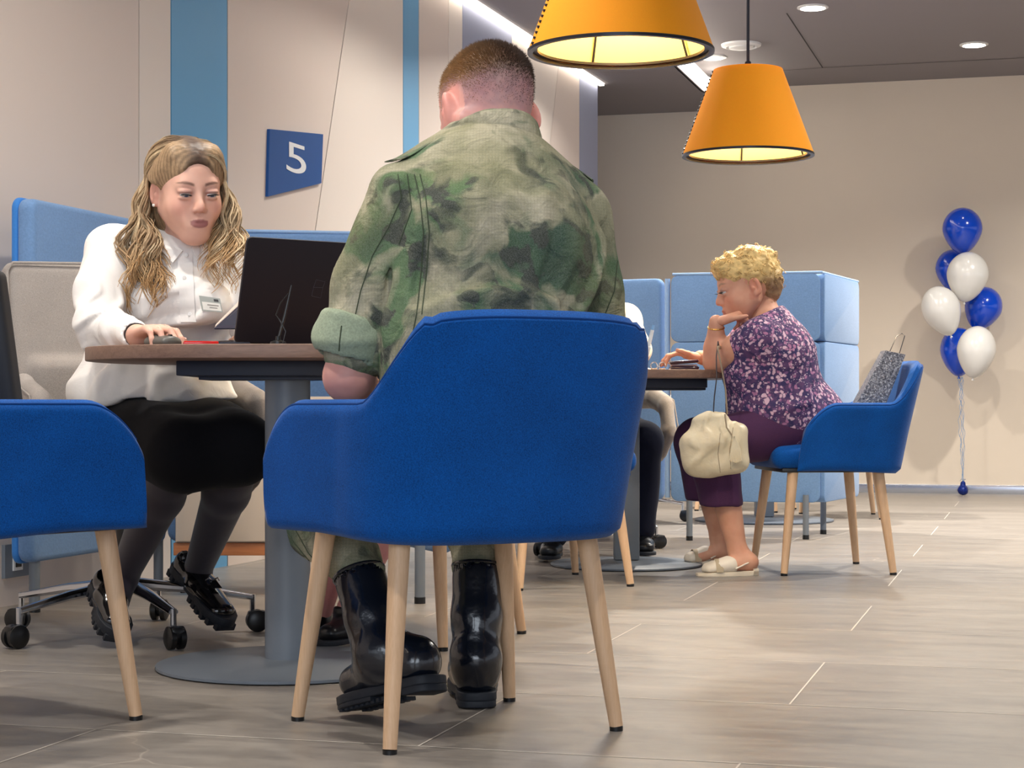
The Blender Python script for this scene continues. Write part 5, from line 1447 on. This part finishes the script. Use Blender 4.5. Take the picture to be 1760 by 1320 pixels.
b.tube([wc + (xx * math.cos(t * PI / 12) + yy * math.sin(t * PI / 12)) * .029 for t in range(25)], .003, 8); b.build('gold_bracelet', mat('gold', (220, 180, 110), .25, 1), la, origin=O3)
nails(tipsL[:4] + tipsR, la, O3, mat('nail_red', (150, 70, 70), .3))
s_ = SDF()
s_.chain([pel + Vector((-.005, 0, -.07)), pel + Vector((-.005, 0, .0)), bel, chs, shm], [(.185, .170), (.188, .172), (.175, .165), (.165, .145), (.135, .085)], lr, .06)
s_.ecap(shm, nkb + Vector((.004, 0, -.012)), (.10, .07), (.068, .062), lr, .04)
s_.ecap(shm, Ls, .062, .066, k=.05); s_.ecap(Ls, Ls.lerp(Le, .30), .067, .064, k=.03)
s_.ecap(shm, Rs, .062, .062, k=.05); s_.ecap(Rs, Rs.lerp(Re, .5), .062, .058, k=.03)
s_.ell(tuple(px(1283, 640, 6.74)), (.085, .12, .075), k=.06)
s_.half(tuple(px(1330, 772, 6.8)), (.02, 0, -1), .006)
s_.half(tuple(nkb + Vector((-.010, 0, .012))), (-.45, 0, 1), .004)
s_.disp(lambda P: folds(P, tuple(px(1370, 690, 6.68)), (1, 0, .2), 75, .011, .085, 3, .7) + folds(P, tuple(px(1320, 620, 6.64)), (.7, 0, -.6), 75, .008, .07, 6, .7) + .0018 * wave(P, 35, 4))
sobj('blouse', s_, .006, M_floral, la, O3)
s_ = SDF()
s_.chain([pel - lr * .07, pel + lr * .07], [.122, .122], k=.04)
for h_, k_2, a_ in ((pel - lr * .09, kL, aL), (pel + lr * .09, kR, aR)):
    he_ = k_2.lerp(a_, .55) + Vector((-.012, 0, 0)); s_.chain([h_, k_2 + Vector((.01, 0, -.005)), he_], [(.110, .110), (.086, .086), (.078, .078)], k=.04)
s_.half((0, 0, .245), (0, 0, -1), .003)
s_.disp(lambda P: folds(P, tuple(kL + Vector((0, 0, -.1))), (.2, 0, 1), 75, .008, .1, 3))
sobj('capri_trousers', s_, .0065, M_capri, la, O3)
M_sandal = mat('cream_leather', (226, 216, 200), .5); M_sandal2 = mat('tan_mesh_band', (176, 160, 134), .7); M_csole = mat('cream_sole', (222, 210, 190), .6)
for (he, to, an) in ((Vector((.858, 6.61, .010)), Vector((.662, 6.585, .002)), aL), (Vector((.80, 7.05, .008)), Vector((.640, 7.02, .002)), aR)):
    d = (to - he).normalized(); up = Vector((0, 0, 1)); x = d.cross(up); L = (to - he).length + .02; he2 = he - d * .012
    M = Matrix(((d.x, x.x, 0, he2.x), (d.y, x.y, 0, he2.y), (d.z, 0, 1, 0), (0, 0, 0, 1)))
    s_ = SDF(); s_.ecap(M @ Vector((L * .45, 0, .042)), M @ Vector((L - .042, 0, .030)), (.040, .034), (.036, .024), x, .02)
    s_.ecap(an + Vector((.01, 0, 0)), an + Vector((.01, 0, .08)), .05, .05, k=.01, op='-'); s_.half(tuple(M @ Vector((L * .34, 0, 0))), tuple(-d), .006); s_.half((0, 0, .014), (0, 0, -1), .002)
    sd = sobj('sandal', s_, .004, M_sandal, la, O3)[0]
    b = MB(); prof = [(0, .024), (.02, .030), (.08, .031), (.15, .038), (.19, .034), (.215, .016)]; prof = [(p[0] / .215 * L, p[1]) for p in prof]
    ol = [(-.002, 0)] + prof + [(L + .003, 0)] + [(a_, -w_) for a_, w_ in reversed(prof)]
    b.prism(ol, .018, M @ Matrix.Translation((0, 0, .001)), .002)
    b.prism([p for p in ol if p[0] < L * .30], .026, M @ Matrix.Translation((0, 0, .001)), .003); b.build('sole', M_csole, sd, origin=O3)
    b = MB(); b.tube([M @ Vector((L * .40, -.038, .030)), M @ Vector((L * .2, -.036, .048)), M @ Vector((.004, 0, .062)), M @ Vector((L * .2, .036, .048)), M @ Vector((L * .40, .038, .030))], .006, 8, flat=.5); b.build('heel_strap', M_sandal, sd, origin=O3)
    b = MB(); pts = [M @ Vector((L * .66, .041 * math.cos(t * PI / 10), .020 + .044 * math.sin(t * PI / 10))) for t in range(11)]; b.tube(pts, .013, 8, flat=.14, updir=(0, 0, 1)); b.build('mesh_band', M_sandal2, sd, origin=O3)
# curly hair
Mr3 = np.array(hM3.to_3x3() @ Matrix.Scale(1 / 1.12, 3)); L3w = lambda p: tuple(hM3 @ Vector(p))
hc = SDF(); hc.ell(L3w((0, -.015, .048)), (.092, .112, .088), Mr3, k=.02); hc.ell(L3w((0, .052, .070)), (.070, .050, .050), Mr3, k=.03); hc.ell(L3w((0, -.065, -.005)), (.070, .050, .070), Mr3, k=.03)
hc.ell(L3w((0, .125, -.030)), (.09, .075, .085), Mr3, k=.01, op='-'); 
for sx in (-1, 1): hc.ell(L3w((sx * .085, .012, -.025)), (.035, .045, .045), Mr3, k=.008, op='-')
hc.disp(lambda P: -.008 * np.maximum(wave(P, 75, 3), -.5) + .0025 * wave(P, 190, 5) + .0015 * wave(P, 320, 6))
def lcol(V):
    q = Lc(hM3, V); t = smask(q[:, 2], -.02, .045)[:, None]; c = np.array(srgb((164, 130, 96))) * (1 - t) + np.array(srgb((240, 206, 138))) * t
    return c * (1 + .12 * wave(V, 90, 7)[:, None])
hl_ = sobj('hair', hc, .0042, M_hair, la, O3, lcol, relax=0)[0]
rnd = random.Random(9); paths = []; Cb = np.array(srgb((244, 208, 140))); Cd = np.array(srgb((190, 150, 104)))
vh = [v.co + Vector(O3) for v in hl_.data.vertices]; nh = [v.normal.copy() for v in hl_.data.vertices]
for i in range(420):
    j = rnd.randrange(len(vh)); p = vh[j]; n = nh[j]; q = hM3.inverted() @ p
    if q.z < -.03 and rnd.random() < .5: continue
    t1 = n.orthogonal().normalized(); t1 = Matrix.Rotation(rnd.uniform(0, 6.28), 3, n) @ t1; t2 = n.cross(t1); R_ = rnd.uniform(.006, .011); pts = []
    for k in range(12):
        a_ = k / 11 * rnd.uniform(4, 5.5); pts.append(p + n * (.001 + .0035 * math.sin(k / 11 * PI)) + (t1 * math.cos(a_) + t2 * math.sin(a_)) * R_ * (1 - k / 24) - t1 * R_ + t2 * (k * .0008))
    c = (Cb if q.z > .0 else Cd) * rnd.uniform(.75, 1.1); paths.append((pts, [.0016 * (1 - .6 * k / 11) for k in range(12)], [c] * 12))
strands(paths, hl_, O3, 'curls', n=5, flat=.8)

# ------------------------------------------------------------------ two partly hidden people
def plain_person(label, org, P, skin, hairc, top, topm, legm, shoem, sc=1.0, bare=False, vest=None):
    """P: dict of joints"""
    r = thing('person', label, 'person', org); f = P['f'].normalized(); rr = Vector((f.y, -f.x, 0))
    hM = headM(P['head'], tuple(f + Vector((0, 0, -.15))), 0, sc)
    b = SDF(); b.chain([P['pel'], P['chest'], P['sh']], [(.14 * sc, .10 * sc), (.14 * sc, .10 * sc), (.12 * sc, .065 * sc)], rr, .05)
    b.chain([P['sh'], hM @ Vector((0, -.03, -.06))], [.05 * sc, .048 * sc], k=.03)
    tips = []; hb = SDF()
    for s_ in ('R', 'L'):
        sg_ = 1 if s_ == 'R' else -1
        S0 = P['sh'] + rr * sg_ * .17 * sc + Vector((0, 0, -.03)); b.chain([S0, P['e' + s_], P['w' + s_]], [.044 * sc, .036 * sc, .025 * sc], k=.02)
        tips += hand_sdf(hb, P['w' + s_], (P['w' + s_] - P['e' + s_]) * Vector((1, 1, .2)), (0, 0, 1), sg_, (.4, .45, .5, .5), .95 * sc)
        b.chain([P['pel'] + rr * sg_ * .09 * sc, P['k' + s_], P['a' + s_]], [.075 * sc, .052 * sc, .034 * sc], k=.02)
    hd = SDF(); head_sdf(hd, hM, closed=.5)
    V, F_2 = join([b.mesh(.010), hd.mesh(.005), hb.mesh(.005)])
    bo = obj('body', V, F_2, M_skin, r, True, col=skin_color(V, hM, skin, (176, 104, 100), hairc, .3), origin=org); eyes(hM, r, org, (0, 1, -.1), lash=False); nails(tips, r, org)
    h = SDF(); Mr = np.array(hM.to_3x3() @ Matrix.Scale(1 / sc, 3)); h.ell(tuple(hM @ Vector((0, -.02, .042))), (.081 * sc, .102 * sc, .086 * sc), Mr); h.ell(tuple(hM @ Vector((0, .026, .046))), (.068 * sc, .067 * sc, .072 * sc), Mr); h.ell(tuple(hM @ Vector((0, -.05, -.02))), (.072 * sc, .065 * sc, .075 * sc), Mr, k=.03); h.ell(tuple(hM @ Vector((0, .115, -.03))), (.066 * sc, .085 * sc, .098 * sc), Mr, k=.008, op='-')
    for sx_ in (-1, 1): h.ell(tuple(hM @ Vector((sx_ * .085, 0, -.02))), (.025 * sc, .03 * sc, .04 * sc), Mr, k=.006, op='-')
    h.half(tuple(hM @ Vector((0, 0, -.075))), (0, 0, -1), .006)
    h.disp(lambda Q: .0014 * wave(Q, 180, 2)); sobj('hair', h, .006, M_hair, r, org, lambda V: flat_color(V, hairc))
    s = SDF(); s.chain([P['pel'] + Vector((0, 0, .02)), P['chest'], P['sh']], [(.17 * sc, .13 * sc), (.165 * sc, .125 * sc), (.13 * sc, .08 * sc)], rr, .05)
    for s_ in ('R', 'L'):
        sg_ = 1 if s_ == 'R' else -1; S0 = P['sh'] + rr * sg_ * .17 * sc + Vector((0, 0, -.03))
        s.chain([P['sh'] + rr * sg_ * .05, S0, P['e' + s_], P['e' + s_].lerp(P['w' + s_], .9)], [.055 * sc, .062 * sc, .054 * sc, .038 * sc], k=.03)
    s.disp(lambda Q: folds(Q, tuple(P['eL']), (1, 0, .15), 130, .006, .09, 3, .3) + folds(Q, tuple(P['eR']), (1, 0, .15), 110, .006, .09, 3, .3) + .002 * wave(Q, 40, 3)); 
    so = sobj(top, s, .007, topm, r, org)[0]
    if vest:
        q = SDF(); q.chain([P['pel'] + Vector((0, 0, .04)), P['chest'], P['sh'] + Vector((0, 0, -.02))], [(.178 * sc, .138 * sc), (.173 * sc, .133 * sc), (.12 * sc, .086 * sc)], rr, .05); sobj('vest', q, .009, vest, r, org)
    q = SDF(); q.chain([P['pel'] - rr * .05, P['pel'] + rr * .05], [.125 * sc, .125 * sc], k=.04)
    for s_ in ('R', 'L'):
        sg_ = 1 if s_ == 'R' else -1; q.chain([P['pel'] + rr * sg_ * .09 * sc, P['k' + s_], P['a' + s_] if not bare else P['k' + s_].lerp(P['a' + s_], .25)], [.098 * sc, .074 * sc, .060 * sc], k=.03)
    q.disp(lambda Q: .003 * wave(Q, 40, 3)); sobj('trousers' if not bare else 'shorts', q, .009, legm, r, org)
    for s_ in ('R', 'L'): shoe(P['h' + s_], P['t' + s_], (0, 0, 1), P['a' + s_], r, org, shoem, M_sole, .042 * sc, .022, tread=False)
    return r
f_ = Vector((.15, -1, 0)); g1 = ground(1112, 957); g2 = ground(952, 967)
plain_person('person in white shirt sleeves and dark trousers, mostly hidden behind the uniformed man', (.30, 7.7, 0),
    dict(f=f_, pel=Vector((.30, 7.72, .53)), chest=Vector((.33, 7.62, .82)), sh=Vector((.295, 7.56, .98)), head=Vector((.27, 7.50, 1.13)),
         eL=px(1094, 600, 7.42), wL=px(1094, 622, 7.20), eR=Vector((.02, 7.45, .78)), wR=Vector((.15, 7.22, .762)),
         kL=px(1108, 760, 7.42), kR=Vector((.20, 7.36, .50)), aL=px(1102, 905, 7.48), aR=Vector((.16, 7.28, .10)),
         hL=px(1104, 940, 7.52) * Vector((1, 1, 0)) + Vector((0, 0, .004)), tL=Vector((g1.x - .01, g1.y - .10, .004)), hR=Vector((.17, 7.36, .004)), tR=Vector((.135, 7.12, .004))),
    (222, 170, 150), (60, 44, 36), 'shirt', m_fabric('cream_shirt_cotton', (216, 208, 194), 500, sheen=.05, var=.03), m_fabric('dark_navy_trouser_cloth', (22, 26, 44), 300, sheen=.05), mat('black_shoe_leather', (16, 18, 22), .35), 1.0, vest=M_black)
f_ = Vector((-.49, -.87, 0)).normalized(); rr_ = Vector((f_.y, -f_.x, 0)); pl_ = Vector((-.19, 4.83, .53))
M_mj = mat('black_strap_shoe_leather', (20, 20, 26), .3)
tp = ground(590, 1114)
r3 = plain_person('smaller person hidden behind the uniformed man, only black strap shoes and bare ankles in view', (-.19, 4.83, 0),
    dict(f=f_, pel=pl_, chest=pl_ + Vector((.02, -.02, .22)), sh=pl_ + Vector((.03, -.03, .35)), head=pl_ + Vector((.03, -.06, .50)),
         eL=pl_ + Vector((.14, -.14, .16)), wL=pl_ + Vector((.02, -.27, .10)), eR=pl_ + Vector((-.10, -.04, .16)), wR=pl_ + Vector((-.10, -.22, .10)),
         kL=Vector((-.22, 4.50, .47)), kR=Vector((-.36, 4.58, .47)), aL=px(596, 1050, 4.66), aR=px(548, 1062, 4.74),
         hL=Vector((-.37, 4.70, .004)), tL=Vector((-.455, 4.615, .004)) + Vector((-.02, -.06, 0)), hR=Vector((-.47, 4.80, .004)), tR=Vector((-.56, 4.66, .004))),
    (216, 150, 150), (92, 66, 48), 'jumper', M_navy, M_navy, M_mj, .86, bare=True)
for ch in list(r3.children):
    if ch.name.startswith('shoe'):
        pass
c_ = Vector((-.415, 4.645, .062)); b = MB(); d_ = Vector((-.5, -.6, 0)).normalized(); x_ = Vector((d_.y, -d_.x, 0))
pts = [c_ + x_ * (.036 * math.cos(t * PI / 10)) + Vector((0, 0, .030 * math.sin(t * PI / 10) - .022)) for t in range(11)]; b.tube(pts, .008, 8, flat=.25, updir=(0, 0, 1)); st = b.build('shoe_strap', M_mj, r3, origin=(-.19, 4.83, 0))
b = MB(); bc = c_ + Vector((.012, -.030, .006)); b.tube([bc + Vector((-.008, -.002, 0)), bc + Vector((0, -.002, .010)), bc + Vector((.008, -.002, 0)), bc + Vector((0, -.002, -.010)), bc + Vector((-.008, -.002, 0))], .0012, 6); b.build('buckle', M_chrome, st, origin=(-.19, 4.83, 0))
# ------------------------------------------------------------------ things on the near table
TZ = .731
lp_c = Vector((-.62, 4.14, TZ)); le_ = Vector((.80, .60, 0)).normalized(); lnb = Vector((.60, -.80, 0)).normalized()
la_ = thing('laptop', 'open black laptop seen from behind on the near table', 'laptop', lp_c)
M_lap = mat('black_laptop_lid', (26, 22, 30), .45, 0, .4, bump=(700, .2, .0003)); M_scr = mat('laptop_screen', (60, 66, 80), .2)
tilt = (Vector((0, 0, 1)) + lnb * .26).normalized(); nn = tilt.cross(le_).normalized()
if nn.dot(lnb) < 0: nn = -nn
Wl, Hl = .355, .238
M = Matrix(((le_.x, tilt.x, nn.x, lp_c.x), (le_.y, tilt.y, nn.y, lp_c.y), (le_.z, tilt.z, nn.z, lp_c.z + .012), (0, 0, 0, 1)))
def rrect(w, h, r=.012, x0=0, y0=0):
    pts = []
    for cx, cy, a0 in ((w - r, r, -90), (w - r, h - r, 0), (r, h - r, 90), (r, r, 180)):
        for q in range(6): t = math.radians(a0 + q * 18); pts.append((x0 + cx + r * math.cos(t), y0 + cy + r * math.sin(t)))
    return pts
MB().prism(rrect(Wl, Hl), .007, M, .0015).build('screen_lid', M_lap, la_, origin=lp_c)
MB().prism(rrect(Wl - .02, Hl - .025, .004, .01, .015), .0008, M @ Matrix.Translation((0, 0, -.0008))).build('display', M_scr, la_, origin=lp_c)
Mb = Matrix(((le_.x, -lnb.x, 0, lp_c.x), (le_.y, -lnb.y, 0, lp_c.y), (0, 0, 1, TZ + .001), (0, 0, 0, 1)))
MB().prism(rrect(Wl, .240), .014, Mb, .002).build('keyboard_base', M_lap, la_, origin=lp_c)
b = MB()
for r_ in range(5):
    for c_ in range(14): b.box(Mb @ Vector((.03 + c_ * .0225, .06 + r_ * .021, .0155)), (.018, .017, .002), .0005, Mb.to_3x3())
b.build('keys', M_blackp, la_, origin=lp_c)
MB().prism(rrect(.10, .06, .004, .127, .168), .0006, Mb @ Matrix.Translation((0, 0, .0142))).build('touchpad', M_blackp, la_, origin=lp_c)
MB().tube([Mb @ Vector((.04, .002, .013)), Mb @ Vector((Wl - .04, .002, .013))], .006, 10).build('hinge', M_blackp, la_, origin=lp_c)
# faint diamond-like mark on the lid
b = MB(); cx, cy = .195, .128; Q = [(-.014, -.016), (.010, -.020), (.012, .004), (.016, .018), (-.008, .022), (-.012, .004)]
lines = [[Q[0], Q[1], Q[2], Q[5], Q[0]], [Q[5], Q[4], Q[3], Q[2]]]
for ln in lines: b.tube([M @ Vector((cx + p[0], cy + p[1], .0072)) for p in ln], .0004, 4)
b.build('lid_mark', mat('lid_mark_grey', (74, 70, 80), .5), la_, origin=lp_c)
# mouse
mp_ = px(281, 585, 4.17); mp_.z = TZ
mo = thing('computer_mouse', 'dark computer mouse under the blonde woman\'s hand', 'mouse', mp_)
s_ = SDF(); s_.ecap((-.022, .022, .012), (.020, -.020, .011), (.029, .018), (.028, .015), (.7, .7, 0), .01); s_.half((0, 0, .001), (0, 0, -1)); v, f = s_.mesh(.003); obj('mouse_shell', v, f, mat('mouse_grey', (86, 84, 80), .4), mo)
MB().box((.018, -.018, .026), (.006, .014, .006), .002, Matrix.Rotation(.78, 3, 'Z')).build('scroll_wheel', M_blackp, mo)
# phone-like red case and black strip, cable stand
p = px(345, 587, 4.02); p.z = TZ
tag(MB().box((0, 0, .0045), (.075, .05, .009), .003, Matrix.Rotation(.2, 3, 'Z')).build('red_case', mat('glossy_red_plastic', (205, 26, 24), .2, coat=.6)), 'small glossy red case lying on the near table', 'case').location = p
p = px(388, 587, 4.06); p.z = TZ
tag(MB().box((0, 0, .004), (.10, .06, .008), .002, Matrix.Rotation(.25, 3, 'Z')).build('card_reader', mat('dark_blue_black_plastic', (22, 30, 48), .3)), 'flat dark device lying between the red case and the laptop', 'device').location = p
# tablet / folder leaning behind the laptop
c3 = [px(369, 566, 4.30), px(412, 566, 4.26), px(440, 505, 4.34), px(428, 512, 4.40)]
fo = thing('document_folder', 'dark blue folder with pale sheets held up beside the laptop', 'folder', c3[0])
def plate(c3, th, name, m, parent, org, off=0):
    n = (c3[1] - c3[0]).cross(c3[2] - c3[0]).normalized(); N = len(c3); c3 = [p + n * off for p in c3]
    vs = [p for p in c3] + [p + n * th for p in c3]; fs = [tuple(range(N)), tuple(range(2 * N - 1, N - 1, -1))] + [(i, N + i, N + (i + 1) % N, (i + 1) % N) for i in range(N)]
    return obj(name, vs, fs, m, parent, False, origin=org)
plate(c3, .003, 'cover', mat('navy_folder_card', (20, 28, 52), .4), fo, c3[0]); 
plate([px(370, 563, 4.31), px(428, 510, 4.41), px(430, 500, 4.45), px(372, 558, 4.36)], .002, 'sheets', mat('paper_sheets', (206, 190, 180), .6), fo, c3[0])
# stylus stand with a cable, in front of the laptop
sp = px(478, 588, 4.02); sp.z = TZ
stn = thing('stylus_stand', 'thin black stylus on a cable standing in front of the laptop', 'stylus', sp)
MB().lathe([(.018, 0), (.017, .008), (.006, .012), (.005, .02)], 24).build('stand_foot', M_blackp, stn)
top = px(501, 490, 4.02) - sp
MB().tube([Vector((0, 0, .012)), top * .5, top], [.0030, .0034, .0016], 10).build('pen', M_blackp, stn)
pts = [top * .86 + Vector((-.002, -.004, 0)), top * .7 + Vector((-.014, -.006, 0)), top * .5 + Vector((-.018, -.008, 0)), Vector((.004, -.010, .055)), Vector((.018, -.012, .03)), Vector((.012, -.012, .006)), Vector((-.01, -.012, .003))]
MB().tube(pts, .0014, 8).build('cable', M_blackp, stn)
# ------------------------------------------------------------------ things on the far table
p = px(1104, 628, 6.86); p.z = TZ
ph = thing('pen_holder', 'white pen slanting up from its round white base on the far table', 'pen', p)
MB().lathe([(.0005, .0), (.038, 0), (.036, .006), (.012, .012), (.0005, .013)], 28).build('holder_base', M_white, ph)
t2 = px(1125, 552, 6.86) - p; t1_ = Vector((.004, 0, .010))
MB().tube([t1_, t1_.lerp(t2, .45), t1_.lerp(t2, .46), t2 * .82], [.007, .0095, .0075, .0065], 12).build('pen_barrel', mat('pale_pen_plastic', (214, 226, 232), .3), ph)
MB().tube([t2 * .82, t2 * .92], [.0065, .0055], 12).build('pen_cap', mat('clear_blue_plastic', (120, 170, 220), .2), ph)
p = px(1185, 622, 6.82); p.z = TZ
wl = thing('wallet', 'dark plum wallet under the older woman\'s hand', 'wallet', p)
M_wal = mat('plum_patent_leather', (48, 22, 42), .2, coat=.4)
MB().box((-.02, 0, .008), (.105, .08, .014), .006).build('lower_flap', M_wal, wl); MB().box((-.02, .008, .0185), (.09, .06, .006), .001).build('paper_money', mat('pale_pink_paper', (206, 176, 176), .6), wl)
MB().box((-.022, 0, .030), (.108, .08, .012), .006, Matrix.Rotation(-.06, 3, 'Y')).build('upper_flap', M_wal, wl)
for x, nm, lab, h_ in ((1124, 'glass_jar', 'small clear ring-shaped glass holder, left of the two on the far table', .026), (1138, 'glass_jar', 'small clear ring-shaped glass holder, right of the two, touching the wallet', .026)):
    p = px(x, 626, 6.74); p.z = TZ
    r = thing(nm, lab, 'glass holder', p, group='small glass holders on the far table')
    MB().tube([Vector((.012 * math.cos(t * PI / 10), 0, .014 + .014 * math.sin(t * PI / 10))) for t in range(21)], .0022, 8).build('ring', mat('clear_glass', (235, 235, 235), .05, trans=.85), r)
    MB().box((0, 0, .003), (.022, .018, .006), .002).build('foot', mat('amber_plastic', (206, 160, 110), .3), r)
p = px(1092, 628, 6.74); p.z = TZ
tag(MB().box((0, 0, .003), (.09, .06, .006), .003).build('paper_tray', mat('cream_plastic', (230, 220, 205), .5)), 'low cream tray lying in front of the white pen holder', 'tray').location = p
# ------------------------------------------------------------------ handbag hanging from the older woman's arm
hb = thing('handbag', 'cream leather handbag with tassel hanging from the older woman\'s arm', 'handbag', (.70, 6.50, .35)); O4 = (.70, 6.50, .35)
M_bagl = mat('cream_bag_leather', (206, 194, 166), .42, bump=(55, .5, .004)); M_bagd = mat('taupe_bag_leather', (150, 134, 112), .5)
s_ = SDF()
s_.chain([px(1232, 798, 6.50), px(1226, 760, 6.50), px(1222, 722, 6.50)], [(.112, .050), (.098, .050), (.066, .030)], (1, 0, 0), .03)
s_.ecap(px(1186, 762, 6.50), px(1196, 790, 6.49), (.035, .04), (.05, .04), (1, 0, 0), .03)
s_.ecap(px(1270, 742, 6.50), px(1262, 790, 6.50), (.030, .036), (.045, .045), (1, 0, 0), .03)
s_.half(tuple(px(1230, 822, 6.5)), (.12, 0, -1), .02)
s_.disp(lambda P: folds(P, tuple(px(1240, 725, 6.45)), (.1, 0, 1), 120, .010, .05, 3, .8) + folds(P, tuple(px(1220, 780, 6.45)), (.6, 0, .8), 90, .008, .07, 6, .9) + .002 * wave(P, 60, 2))
bg2, hv, hf = sobj('bag_body', s_, .0045, M_bagl, hb, O4)
Tb = bvh(hv, hf)
for q in ([(1238, 745), (1234, 780), (1238, 812)], [(1260, 735), (1254, 775), (1256, 806)]): seam(Tb, q, .0012, 'seam', M_bagd, bg2, O4, off=.0003)
sa = px(1230, 704, 6.49); sbb = px(1250, 702, 6.50); apex = px(1234, 588, 6.64)
MB().tube([px(1226, 710, 6.49), px(1228, 680, 6.50), px(1232, 648, 6.55), px(1231, 615, 6.60), apex, px(1238, 605, 6.70)], .0045, 8, flat=.5).build('chain_strap', mat('dark_chain_metal', (90, 88, 92), .3, .8), hb, origin=O4)
MB().tube([px(1250, 712, 6.50), px(1247, 670, 6.50), px(1240, 630, 6.54), px(1233, 598, 6.60), px(1240, 596, 6.70), px(1248, 650, 6.78)], .007, 8, flat=.4).build('leather_strap', M_bagd, hb, origin=O4)
MB().tube([px(1246, 712, 6.45), px(1249, 735, 6.44), px(1258, 748, 6.44)], .003, 8).build('drawstring', M_bagd, hb, origin=O4)
b = MB()
for i in range(10):
    x = 1258 + i * 2.0; b.tube([px(1262, 750, 6.435), px(1258 + i * 1.4, 768, 6.432), px(1254 + i * 2.3, 796 - abs(i - 5), 6.43)], [.0025, .003, .0028], 6)
b.build('tassel', M_bagl, hb, origin=O4)
# ------------------------------------------------------------------ silver gift bag standing on the chair behind her
gb = thing('gift_bag', 'silver glittery gift bag with dark handles leaning on the chair back', 'bag', (1.25, 6.83, .47)); O5 = (1.25, 6.83, .47)
k = NT('silver_glitter_paper'); v = k.coord(); vo = k.n('ShaderNodeTexVoronoi'); vo.inputs['Scale'].default_value = 240; k.l(v, vo.inputs['Vector'])
k.l(k.ramp(vo.outputs['Color'], [(.2, srgb((96, 94, 98))), (.6, srgb((150, 146, 148))), (.9, srgb((210, 204, 200)))]), k.b.inputs['Base Color']); k.b.inputs['Roughness'].default_value = .3; k.b.inputs['Metallic'].default_value = .6
k.l(k.bump(k.noise(v, 70, 3), .6, .003), k.b.inputs['Normal']); M_gift = k.m
def gp(x, y, dy=0): return px(x, y, 6.80 + dy)
bq = [gp(1448, 730), gp(1500, 742), gp(1552, 610), gp(1518, 603)]; vs = []; 
for dy in (-.045, .045):
    for q in bq: vs.append(q + Vector((0, dy, 0)))
bm_ = MB(); bm_.add(vs, [(0, 1, 2, 3), (7, 6, 5, 4), (0, 4, 5, 1), (1, 5, 6, 2), (3, 7, 4, 0)]); bm_.build('bag_body', M_gift, gb, False, origin=O5)
for dy in (-.03, .03):
    MB().tube([gp(1528, 607, dy), gp(1541, 578, dy), gp(1550, 573, dy), gp(1555, 577, dy), gp(1545, 610, dy)], .004, 8, flat=.4).build('handle', mat('grey_ribbon', (70, 70, 74), .25, .4), gb, origin=O5)
# ------------------------------------------------------------------ balloons
M_bb = mat('blue_balloon_latex', (6, 70, 200), .16, coat=.5); M_bw = mat('white_balloon_latex', (222, 220, 216), .22, coat=.4)
M_rib = mat('light_blue_ribbon', (112, 160, 210), .4)
def balloon(x, y, w, h, tilt, d, m, lab, knot=True):
    c = px(x, y, d); s = d / F; R = w * s; Hh = h * s
    r = thing('balloon', lab, 'balloon', c, group='blue and white balloons'); r.rotation_euler = (0, tilt, 0)
    prof = []
    for i in range(33):
        t = i / 32; a = PI * t; z = math.cos(a); rr_ = math.sin(a)
        if z < 0: rr_ = rr_ * (1 - .26 * (-z) ** 1.3); z = z * 1.16
        prof.append((max(.0006, rr_ * R), z * Hh * .93))
    MB().lathe(prof, 40).build('balloon_skin', m, r)
    zb = -Hh * .93 * 1.16
    MB().lathe([(.005, zb + .008), (.004, zb), (.009, zb - .010), (.010, zb - .014), (.002, zb - .013)], 14).build('knot', m, r)
    return r
BAL = [(1654, 394, 34, 40, 0, 12.42, M_bb, 'topmost blue balloon of the cluster'), (1638, 462, 30, 36, .0, 12.64, M_bb, 'blue balloon behind the upper white one, at its left'),
       (1663, 473, 35.5, 43, .12, 12.32, M_bw, 'upper white balloon just under the topmost blue one'), (1618, 532, 33, 44, -.35, 12.28, M_bw, 'white balloon at the left side of the cluster'),
       (1690, 528, 32, 38, .3, 12.50, M_bb, 'blue balloon at the right side of the cluster'), (1648, 602, 32, 42, .0, 12.52, M_bb, 'lowest blue balloon, behind the lowest white one'),
       (1678, 602, 33, 45, .12, 12.26, M_bw, 'lowest white balloon with its knot hanging free')]
for a_ in BAL: balloon(*a_)
wp = ground(1655, 852)
bw_ = thing('balloon_weight', 'small dark blue foil weight on the floor holding the balloons by long ribbons', 'balloon weight', (wp.x, wp.y, 0))
s_ = SDF(); s_.ell((0, 0, .038), (.036, .036, .036), k=.01); s_.ell((0, 0, .082), (.016, .016, .016), k=.014); s_.disp(lambda P: .002 * wave(P, 120, 2)); v, f = s_.mesh(.004); obj('foil_weight', v, f, mat('dark_blue_foil', (14, 40, 120), .2, .3), bw_)
MB().tube([(0, 0, .085), (.01, 0, .105), (.02, .005, .11), (-.012, 0, .11), (-.02, 0, .098)], .004, 6, flat=.4).build('bow', mat('silver_foil', (190, 195, 210), .2, .7), bw_)
rn = random.Random(3)
for i in range(5):
    e_ = px(1650 + rn.uniform(-5, 9), 648, 12.45); P0 = Vector((wp.x, wp.y, .09)); pts = []
    for j in range(30):
        t = j / 29; p = P0.lerp(e_, t); p.x += .014 * math.sin(t * 9 + i * 1.3) * math.sin(t * PI) + .006 * math.sin(t * 50 + i); p.y += .008 * math.cos(t * 45 + i); pts.append(p - Vector((wp.x, wp.y, 0)))
    MB().tube(pts, .0022, 5, flat=.5).build('ribbon', M_rib, bw_)
